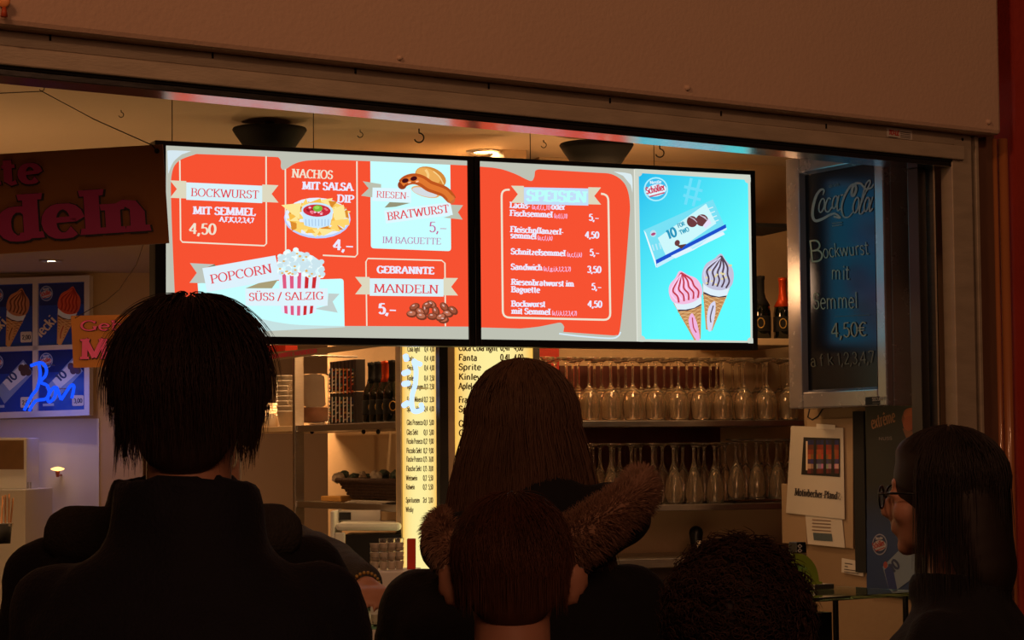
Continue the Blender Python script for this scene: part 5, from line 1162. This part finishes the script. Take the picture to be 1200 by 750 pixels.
# ================================================================== PEOPLE IN THE QUEUE (seen from behind)
def V(*a): return Vector(a)
def remeshed(mb, name, m, parent, vox, smooth_it=4, mw=None):
    o = mb.build(name, m, parent, smooth=True)
    r_ = o.modifiers.new('skin', 'REMESH'); r_.mode = 'VOXEL'; r_.voxel_size = vox; r_.use_smooth_shade = True
    s_ = o.modifiers.new('soften', 'SMOOTH'); s_.iterations = smooth_it; s_.factor = .5
    return o
def xf(mb, M):
    mb.v = [tuple(M @ Vector(v)) for v in mb.v]; return mb
def hand(mb, w, d, up, s, curl=.35, side=1):
    """palm and five fingers; w wrist, d pointing direction, up = back of the hand"""
    d = d.normalized(); up = (up - d * up.dot(d)).normalized(); sd = d.cross(up) * side
    mb.cone(w, .026 * s, w + d * .03 * s, .027 * s, 12)
    for k in range(4):
        o_ = (k - 1.5) * .019 * s; b = w + d * .03 * s + sd * o_ * .7; kn = w + d * (.088 - .004 * abs(k - 1.3)) * s + sd * o_
        mb.cone(b, .015 * s, kn, .0115 * s, 10)
        L = (.046, .052, .047, .036)[k] * s; a = curl; p = kn; r_ = .0095 * s
        for j in range(3):
            dd = (d * math.cos(a) - up * math.sin(a)).normalized(); q = p + dd * L * (.5, .32, .26)[j]; mb.cone(p, r_, q, r_ * .9, 8); p = q; r_ *= .88; a += curl
    b = w + d * .02 * s - sd * .025 * s; q = b + (d * .6 - sd * .75 - up * .2).normalized() * .045 * s; mb.cone(b, .014 * s, q, .011 * s, 10)
    q2 = q + (d * .9 - sd * .3 - up * .2).normalized() * .032 * s; mb.cone(q, .0105 * s, q2, .0085 * s, 8)
def torso_loft(mb, secs, seg=28):
    """secs: (z, half width, half depth, y) -> closed superellipse loft"""
    base = len(mb.v)
    for z, a, b, y in secs:
        for k in range(seg):
            t = 2 * math.pi * k / seg; c, s_ = math.cos(t), math.sin(t)
            mb.v.append((a * math.copysign(abs(c) ** .8, c), y + b * math.copysign(abs(s_) ** .8, s_), z))
    n = len(secs)
    for i in range(n - 1):
        for k in range(seg):
            k2 = (k + 1) % seg; mb.f.append((base + i * seg + k, base + i * seg + k2, base + (i + 1) * seg + k2, base + (i + 1) * seg + k))
    mb.f.append(tuple(base + k for k in range(seg))[::-1]); mb.f.append(tuple(base + (n - 1) * seg + k for k in range(seg)))
    return mb
class Strands:
    """thin tapering hairs gathered into one mesh"""
    def __init__(s): s.v = []; s.f = []
    def add(s, pts, r):
        n = len(pts); b = len(s.v)
        for i, p in enumerate(pts):
            t = (pts[min(i + 1, n - 1)] - pts[max(i - 1, 0)]).normalized(); a = t.cross(Vector((.3, .5, .81))).normalized(); c = t.cross(a); w = r * (1 - .85 * (i / (n - 1)) ** 1.5)
            for k in range(3):
                g_ = 2.094 * k; s.v.append(p + (a * math.cos(g_) + c * math.sin(g_)) * w)
        for i in range(n - 1):
            for k in range(3): k2 = (k + 1) % 3; s.f.append((b + i * 3 + k, b + i * 3 + k2, b + i * 3 + 3 + k2, b + i * 3 + 3 + k))
    def build(s, name, m, parent, M, label=None):
        me = bpy.data.meshes.new(name); me.from_pydata([tuple(M @ v) for v in s.v], [], s.f); me.update(); me.materials.append(m)
        me.polygons.foreach_set('use_smooth', [True] * len(me.polygons))
        o = bpy.data.objects.new(name, me); COL.objects.link(o); o.parent = parent; o.matrix_parent_inverse = parent.matrix_world.inverted()
        return tag(o, label, kind='stuff')
def hair_mat(name, col):
    m = mat(name, col, .62, 0, .35, 30, stretch=(1, 1, .2)); return m
def head_prims(mb, h, s, turn=0.0, flare=.25):
    """h head centre at eye level; face looks along +y, turned by 'turn' degrees about z"""
    Mt = Matrix.Translation(h) @ Matrix.Rotation(R(turn), 4, 'Z')
    q = MB(); E_ = q.ell
    E_((0, -.012, .030), (.074 * s, .094 * s, .085 * s), seg=28, rings=18)
    E_((0, .030 * s, -.035 * s), (.058 * s, .064 * s, .078 * s)); E_((0, .068 * s, -.096 * s), (.024 * s, .020 * s, .018 * s)); E_((0, .03 * s, -.075 * s), (.05 * s, .055 * s, .035 * s))
    q.cone(V(0, .088, .012) * s, .008 * s, V(0, .110, -.028) * s, .0115 * s, 10); E_((0, .104 * s, -.034 * s), (.015 * s, .011 * s, .009 * s))
    E_((0, .088 * s, -.057 * s), (.023 * s, .012 * s, .006 * s)); E_((0, .086 * s, -.067 * s), (.020 * s, .012 * s, .007 * s))
    E_((0, .078 * s, .026 * s), (.048 * s, .016 * s, .010 * s))
    for x in (-1, 1):
        E_((x * .038 * s, .056 * s, -.03 * s), (.026 * s, .03 * s, .026 * s)); E_((x * .031 * s, .083 * s, .004 * s), (.015 * s, .010 * s, .009 * s))
        E_((x * (.079 + .010 * flare * 2) * s, -.008 * s, -.004 * s), (.007 * s, .019 * s, .031 * s), (0, x * .15, x * -(.25 + flare)))
        E_((x * .077 * s, .004 * s, -.030 * s), (.008 * s, .011 * s, .012 * s))
    q.cone(V(0, -.020, -.05) * s, .054 * s, V(0, -.03, -.17) * s, .056 * s, 20)
    xf(q, Mt); mb.add(q.v, q.f); return Mt
def eyes(par, Mt, s, M):
    for x in (-1, 1):
        mb = MB().ell((x * .031 * s, .086 * s, .004 * s), (.0085 * s, .0085 * s, .0065 * s), seg=14, rings=10); xf(mb, M @ Mt); mb.build('eye', mat('eye_white', (.5, .48, .45), .2), par, smooth=True)
        mb = MB().ell((x * .031 * s, .0935 * s, .004 * s), (.004 * s, .002 * s, .004 * s), seg=12, rings=8); xf(mb, M @ Mt); mb.build('iris', mat('dark_iris', (.02, .012, .008), .1), par, smooth=True)
def person(label, x, y, top, yaw, sw=.19, hs=1.0, bulk=1.0, coat=M_coat, arms=None, turn=0.0, tilt=0.0, hair_t=.014, flare=.1, build_arms=True, collar=.08, group=None, dz=0.0):
    """stands on the floor at (x, y); yaw 0 faces away from the photographer"""
    T = thing('person', (x, y, 0), label, 'person', group, rotz=R(yaw)); M = T.matrix_world.copy()
    hz = top - .115 * hs - hair_t; h = V(0, .02, hz); nb = hz - .178 * hs; s = top / 1.7
    sh = nb - .062 * s; hip = .52 * top
    body = MB(); Mt = head_prims(body, h, hs, turn, flare)
    torso_loft(body, [(hip - .06 * s, .14 * s, .10 * s, 0), (hip + .06 * s, .15 * s, .10 * s, 0), (hip + .2 * s, .12 * s, .09 * s, 0), (sh - .12 * s, sw * .75, .10 * s, 0), (sh - .03 * s, sw * .68, .08 * s, -.01), (sh + .045 * s, sw * .40, .06 * s, -.01), (nb + .03, .055 * hs, .055 * hs, -.01)])
    arms = arms or {}
    armdat = {}
    for sd in (-1, 1):
        sj = V(sd * (sw - .02), -.005, sh - .03 * s); el, wr = arms.get(sd, (V(sd * (sw - .005), .05, sh - .28 * s), V(sd * .085, .27 * s, sh - .33 * s)))
        armdat[sd] = (sj, el, wr); body.cone(sj - V(sd * .03, 0, .03), .044 * s, el, .038 * s).cone(el, .037 * s, wr, .025 * s)
        hand(body, wr, (wr - el), V(sd * 1.0, 0, .15) if sd not in arms else V(0, 0, 1), s, side=sd)
    for sd in (-1, 1):
        body.cone((sd * .085 * s, 0, hip - .03 * s), .085 * s, (sd * .095 * s, .01, hip * .52), .055 * s).cone((sd * .095 * s, .01, hip * .52), .053 * s, (sd * .10 * s, -.02, .10 * s), .036 * s).cone((sd * .10 * s, -.02, .055 * s), .035 * s, (sd * .105 * s, .13 * s, .03 * s), .028 * s)
    xf(body, M); remeshed(body, 'body', M_skin, T, .0075, 2)
    eyes(T, Mt, hs, M)
    tr = MB(); torso_loft(tr, [(hip - .10 * s, .165 * s * bulk, .12 * s, 0), (hip + .10 * s, .165 * s * bulk, .12 * s, 0)])
    for sd in (-1, 1): tr.cone((sd * .088 * s, 0, hip - .05 * s), .105 * s, (sd * .098 * s, .01, hip * .52), .075 * s).cone((sd * .098 * s, .01, hip * .52), .074 * s, (sd * .10 * s, -.02, .09 * s), .060 * s)
    xf(tr, M); remeshed(tr, 'trousers', M_trous, T, .013)
    for sd in (-1, 1):
        sm = MB(); sm.cone((sd * .10 * s, -.035 * s, .052 * s), .045 * s, (sd * .108 * s, .15 * s, .042 * s), .036 * s); sm.v = [(v[0], v[1], max(.004, v[2])) for v in sm.v]; xf(sm, M); sm.build('shoe', M_shoe, T, smooth=True)
    ct_ = MB(); b_ = bulk
    torso_loft(ct_, [(hip - .14 * s, .20 * s * b_, .155 * s * b_, 0), (hip + .05 * s, .195 * s * b_, .15 * s * b_, 0), (hip + .2 * s, .18 * s * b_, .14 * s * b_, 0), (sh - .14 * s, sw * 1.0 * b_, .15 * s * b_, -.005), (sh - .05 * s, sw * .95 * b_, .135 * s * b_, -.015), (sh - .0 * s, sw * .80 * b_, .115 * s, -.02), (sh + .045 * s, sw * .58, .095 * s, -.02), (sh + .078 * s, sw * .42, .08 * s, -.02), (nb + .02, .078 * hs, .075 * hs, -.012)])
    for sd, (sj, el, wr) in armdat.items():
        ct_.cone(sj - V(sd * .012, 0, .012), .068 * s * b_, el, .062 * s * b_).cone(el, .060 * s * b_, wr - (wr - el).normalized() * .02, .050 * s * b_)
    if collar:
        n = 26; q = MB(); zc_ = nb - .005
        pts = [V(.082 * hs * math.cos(2 * math.pi * k / n), -.012 + .080 * hs * math.sin(2 * math.pi * k / n), zc_ + .015 * (1 - math.sin(2 * math.pi * k / n)) * .5) for k in range(n + 1)]
        q.tube(pts, .02 * s, 10, cap=False); ct_.add(q.v, q.f)
        q = MB(); q.tube([p + V(0, 0, collar * .5) for p in pts], .014 * s, 10, cap=False); ct_.add(q.v, q.f)
        q = MB(); q.tube([p * 1.0 + V(0, 0, collar * .25) for p in pts], .018 * s, 10, cap=False); ct_.add(q.v, q.f)
    xf(ct_, M); co = remeshed(ct_, 'coat', coat, T, .012, 5)
    tx = bpy.data.textures.new('cloth_folds', 'CLOUDS'); tx.noise_scale = .11
    dm = co.modifiers.new('folds', 'DISPLACE'); dm.texture = tx; dm.strength = .022; dm.mid_level = .5; dm.texture_coords = 'GLOBAL'
    return T, M, Mt, h, nb, s
def scalp(mb, hs, grow, extra=()):
    mb.ell((0, -.016, .034), ((.076 + grow) * hs, (.094 + grow) * hs, (.086 + grow) * hs), seg=28, rings=18)
    for e in extra: mb.ell(*e)
    return mb
def flow_strands(hs, n, grow, length, r, seed, face=38, hang=None, wave=.0, frl=58, crown=(0, -.03), jitter=.012, steps=9, lift=.0, part=None, fringe=True):
    """hairs that leave the crown, follow the skull and then hang"""
    q = random.Random(seed); S_ = Strands()
    c = V(0, -.016, .034) * 1.0; ax = V(.076 + grow, .094 + grow, .086 + grow) * hs
    for _ in range(n):
        ph = q.uniform(0, 2 * math.pi); th0 = math.acos(1 - q.random() * 1.15) if True else 0
        front = math.degrees(abs((ph - math.pi / 2 + math.pi) % (2 * math.pi) - math.pi))       # 0 = face direction
        L = length * q.uniform(.7, 1.05); th = th0; p_prev = None; pts = []; lim = (R(frl) if front < face else R(112))
        out = q.uniform(-.2, 1) * jitter; w0 = q.uniform(0, 6); walked = 0; hanging = False; dr = V(math.cos(ph), math.sin(ph), 0)
        for i in range(steps):
            if not hanging:
                g_ = 1 + out / .09 * (i / steps) + lift * (i / steps); p = c + V(ax.x * math.sin(th) * math.cos(ph), ax.y * math.sin(th) * math.sin(ph), ax.z * math.cos(th)) * g_
                th += L / steps / .088 / hs; ph += q.uniform(-.05, .05)
                if th > lim:
                    if front < face and fringe: break
                    hanging = True; rad = p
            else:
                t = (i / steps); sp = hang or 0.0
                p = p + V(dr.x * sp * .25 + math.sin(w0 + i * 1.3) * wave, dr.y * sp * .12 - .001, -1) * (L / steps)
            pts.append(p.copy())
        if len(pts) >= 3: S_.add(pts, r * q.uniform(.7, 1.3))
    return S_
HM1 = hair_mat('dark_brown_hair', (.030, .013, .009)); HM2 = hair_mat('light_brown_hair', (.115, .055, .028)); HM3 = hair_mat('auburn_hair', (.10, .035, .016)); HM4 = hair_mat('black_brown_hair', (.018, .010, .008))
M_fur = mat('brown_fur', (.36, .20, .13), .7, 0, .5, 25)
def at_px(px, depth): return (px - 600) / F_PX * depth - .0
def top_at(py, px, depth): return EYE.z + ((532.4 - .0091 * (px - 600)) - py) / F_PX * depth

# --- woman with short tousled hair, nearest on the left
yB = 2.85; tB = top_at(347, 235, yB)
T, M, Mt, h, nb, s = person('person with short tousled dark hair and dark blue coat, nearest in the queue', at_px(221, yB), yB, tB, 0, sw=.185, hs=.98, bulk=1.12, coat=M_coatb, collar=.11)
cap = MB(); scalp(cap, .98, .009, (((0, -.055, -.015), (.078, .050, .072)), ((.03, -.02, .085), (.045, .06, .028)), ((.0, -.07, -.05), (.06, .03, .05))))
o = remeshed(xf(cap, M @ Mt), 'hair', HM1, T, .008, 3)
flow_strands(.98, 4200, .012, .125, .0009, 3, jitter=.034, hang=-.25, steps=8, lift=.05, wave=.12).build('hair_strands', HM1, T, M @ Mt)
# --- person hidden behind, glasses temple and ear ring towards the left
yA = 3.38
T, M, Mt, h, nb, s = person('person in a black hooded coat standing in front of the tousled haired one', at_px(205, yA), yA, top_at(362, 200, yA), 6, sw=.215, hs=1.0, bulk=1.12, coat=M_coat, turn=14, collar=.08)
cap = MB(); scalp(cap, 1.0, .010, (((0, -.045, -.01), (.074, .055, .075)),)); remeshed(xf(cap, M @ Mt), 'hair', HM1, T, .009, 3)
flow_strands(1.0, 1400, .011, .16, .0011, 5, jitter=.02, hang=.3, steps=7).build('hair_strands', HM1, T, M @ Mt)
mb = MB().tube([V(-.080, .0, .002), V(-.082, .05, .004), V(-.078, .095, .004)], .0022, 6); xf(mb, M @ Mt); gl = mb.build('glasses', M_steel, T)
for x in (-1, 1):
    mb = MB(); mb.tube([V(x * .034 + .026 * math.cos(a), .104 - abs(x * .034 + .026 * math.cos(a)) * .12, .0 + .019 * math.sin(a)) for a in np.linspace(0, 6.28, 20)], .0016, 6, cap=False); xf(mb, M @ Mt); mb.build('lens_rim', M_steel, gl, smooth=True)
mb = MB().ell((-.086, -.004, -.044), (.004, .004, .008)); xf(mb, M @ Mt); mb.build('earring', M_blackmat, T, smooth=True)
# hood lying on the back, seen as the grey lining by the shoulders
mb = MB(); zc_ = nb - .03
for a in np.linspace(200, 340, 9): mb.ell((.15 * math.cos(R(a)), -.04 + .085 * math.sin(R(a)), zc_ + .005), (.05, .04, .045))
remeshed(xf(mb, M), 'hood', M_greyslv, T, .012, 5)
# --- woman with long hair and fur trimmed hood
yW = 3.72; tW = top_at(423, 612, yW)
T, M, Mt, h, nb, s = person('person with long light brown hair and a fur trimmed black coat', at_px(612, yW), yW, tW, 0, sw=.200, hs=1.0, bulk=1.12, coat=M_coat, collar=.06)
cap = MB(); scalp(cap, 1.0, .012)
for k, (z, a, b, yy) in enumerate(((-.02, .088, .075, -.035), (-.07, .100, .070, -.045), (-.12, .108, .060, -.055), (-.17, .110, .052, -.062))): cap.ell((0 + .006 * k, yy, z), (a, b, .06))
remeshed(xf(cap, M @ Mt), 'hair', HM2, T, .009, 4)
S_ = flow_strands(1.0, 5200, .014, .44, .0010, 8, face=40, hang=.95, wave=.12, jitter=.026, steps=13)
S_.build('hair_strands', HM2, T, M @ Mt)
# hood body and fur band: a U over the back and shoulders
dF = yW - .17
def wl(px, py, dd=0.0):
    rr_ = ray(px, py); p = EYE + rr_ * ((dF + dd) / rr_.y); return M.inverted() @ p
mb = MB()
for (x, y, r_) in ((540, 640, .07), (580, 655, .08), (625, 650, .09), (670, 625, .085), (715, 605, .07), (600, 620, .08), (640, 600, .08)): mb.ell(wl(x, y, .09), (r_, .06, r_ * .8))
remeshed(xf(mb, M), 'hood', M_coat, T, .012, 6)
band = [wl(*q) for q in ((526, 604, .16), (516, 618, .08), (534, 642, .02), (575, 662, 0), (620, 662, -.01), (665, 636, -.01), (700, 613, 0), (732, 590, .03), (748, 575, .10), (750, 564, .20))]
bandp = [Vector(p) for p in smooth_path([tuple(p) for p in band], 8)]
rad = [.036 + .012 * math.sin(math.pi * min(1, i / len(bandp) * 1.1)) - .014 * max(0, 1 - i / 14) for i in range(len(bandp))]
mb = MB().tube(bandp, [r_ * .62 for r_ in rad], 14); xf(mb, M); mb.build('fur_band', M_fur, T, smooth=True)
q = random.Random(12); S_ = Strands()
for _ in range(14000):
    i = q.randrange(1, len(bandp) - 1); p0 = bandp[i].lerp(bandp[i + 1], q.random()); t = (bandp[i + 1] - bandp[i - 1]).normalized()
    dr = Vector((q.gauss(0, 1), q.gauss(0, 1), q.gauss(0, 1))); dr = (dr - t * dr.dot(t)).normalized(); r0 = rad[i] * .55; L = rad[i] * q.uniform(.3, .75)
    sweep = t * q.uniform(-.1, .7) + V(0, 0, -.25)
    a = p0 + dr * r0; b = a + (dr + sweep * .5) * L * .5; c = b + (dr * .6 + sweep) * L * .5; S_.add([a, b, c], .0009)
S_.build('fur', M_fur, T, M)
# --- boy with short auburn hair in front of her
yK = 3.0
T, M, Mt, h, nb, s = person('person with short auburn hair and showing ears, a child in front of the fur hood', at_px(597, yK), yK, top_at(578, 596, yK), 0, sw=.130, hs=.93, bulk=1.06, coat=M_coat, flare=.75, collar=.0, hair_t=.008)
cap = MB(); scalp(cap, .93, .004, (((0, -.050, -.012), (.060, .042, .05)),)); remeshed(xf(cap, M @ Mt), 'hair', HM3, T, .007, 3)
flow_strands(.93, 4200, .004, .078, .0008, 21, jitter=.012, hang=.0, steps=7, lift=.03).build('hair_strands', HM3, T, M @ Mt)
# --- curly child at the bottom
yC = 2.72
T, M, Mt, h, nb, s = person('person with curly dark hair, a child at the lower edge near the display case', at_px(860, yC), yC, top_at(633, 862, yC), -24, sw=.125, hs=.90, bulk=1.05, coat=M_coat, collar=.0, hair_t=.020, flare=-.1)
cap = MB(); scalp(cap, .90, .010, (((0, -.05, -.035), (.066, .045, .05)),)); remeshed(xf(cap, M @ Mt), 'hair', HM4, T, .008, 3)
q = random.Random(4); S_ = Strands(); M_curl = hair_mat('curly_brown_hair', (.050, .022, .012))
for _ in range(1500):
    ph = q.uniform(0, 6.283); th = math.acos(1 - q.random() * 1.45); fr = math.degrees(abs((ph - math.pi / 2 + math.pi) % (2 * math.pi) - math.pi))
    if fr < 40 and th > R(60): continue
    nrm = V(math.sin(th) * math.cos(ph), math.sin(th) * math.sin(ph), math.cos(th)); p = V(0, -.016, .034) + Vector((nrm.x * .079, nrm.y * .097, nrm.z * .088))
    t1 = nrm.cross(V(.2, .1, 1)).normalized(); t2 = nrm.cross(t1); rr_ = q.uniform(.004, .008); L = q.uniform(.008, .022); ph0 = q.uniform(0, 6.28); dv = (nrm + t2 * q.uniform(.2, .9) + t1 * q.uniform(-.5, .5)).normalized()
    S_.add([p + dv * (L * k / 10) + (t1 * math.cos(ph0 + k * .95) + t2 * math.sin(ph0 + k * .95)) * rr_ for k in range(11)], .0013)
S_.build('curls', M_curl, T, M @ Mt)
# --- woman in profile with glasses at the right
yR = 4.3
T, M, Mt, h, nb, s = person('person in profile with dark shoulder length hair, glasses and black coat', at_px(1112, yR), yR, top_at(500, 1095, yR), 65, sw=.185, hs=1.0, bulk=1.12, coat=M_coat, collar=.06, hair_t=.016, flare=.0)
cap = MB(); scalp(cap, 1.0, .013, (((0, .035, .078), (.062, .052, .040)), ((0, -.02, .02), (.088, .075, .05))))
for k, (z, a, b, yy) in enumerate(((-.01, .088, .070, -.055), (-.04, .088, .066, -.062), (-.07, .088, .064, -.068), (-.10, .086, .062, -.074), (-.13, .082, .060, -.080))): cap.ell((0, yy, z), (a, b, .08))
remeshed(xf(cap, M @ Mt), 'hair', HM4, T, .009, 4)
flow_strands(1.0, 2600, .014, .26, .0012, 31, face=68, frl=76, hang=.35, wave=.08, jitter=.02, steps=12).build('hair_strands', HM4, T, M @ Mt)
gl = None
for x in (-1, 1):
    mb = MB(); mb.tube([V(x * .034 + .027 * math.cos(a), .110 - abs(x * .034 + .027 * math.cos(a)) * .10, -.002 + .021 * math.sin(a)) for a in np.linspace(0, 6.28, 24)], .0022, 8, cap=False); xf(mb, M @ Mt)
    if gl is None: gl = mb.build('glasses', M_black, T, smooth=True)
    else: mb.build('lens_rim', M_black, gl, smooth=True)
    mb = MB().tube([V(x * .061, .104, .006), V(x * .079, .05, .006), V(x * .082, -.005, .004)], .0024, 8); xf(mb, M @ Mt); mb.build('temple', M_black, gl, smooth=True)
mb = MB().tube([V(-.008, .112, .004), V(0, .115, .006), V(.008, .112, .004)], .002, 8); xf(mb, M @ Mt); mb.build('bridge', M_black, gl)
mb = MB().ell((.083, .001, -.045), (.003, .003, .004)); xf(mb, M @ Mt); mb.build('earring', M_steel, T, smooth=True)
# --- vendor behind the counter, hidden by the queue except for one reaching hand
yV = 5.40; wr_ = V(-.372, .42, 1.166); el_ = V(-.285, .17, 1.20)
T, M, Mt, h, nb, s = person('person behind the counter reaching out one hand with a beaded bracelet, dark grey knit sleeve', -.70, yV, 1.64, 180, sw=.175, hs=.97, bulk=1.0, coat=M_greyslv, arms={-1: (el_, wr_)}, collar=.0)
cap = MB(); scalp(cap, .97, .010); remeshed(xf(cap, M @ Mt), 'hair', HM1, T, .009, 3)
mb = MB(); ax_ = (wr_ - el_).normalized(); a_ = ax_.cross(V(0, 0, 1)).normalized(); b_ = ax_.cross(a_)
for k in range(22):
    w = 2 * math.pi * k / 22; mb.ell(wr_ + ax_ * .012 + (a_ * math.cos(w) + b_ * math.sin(w)) * .031, (.0042, .0042, .0042), seg=8, rings=6)
xf(mb, M); tag(mb.build('bead_bracelet', M_gold, T, smooth=True), 'beaded bracelet', kind='stuff')
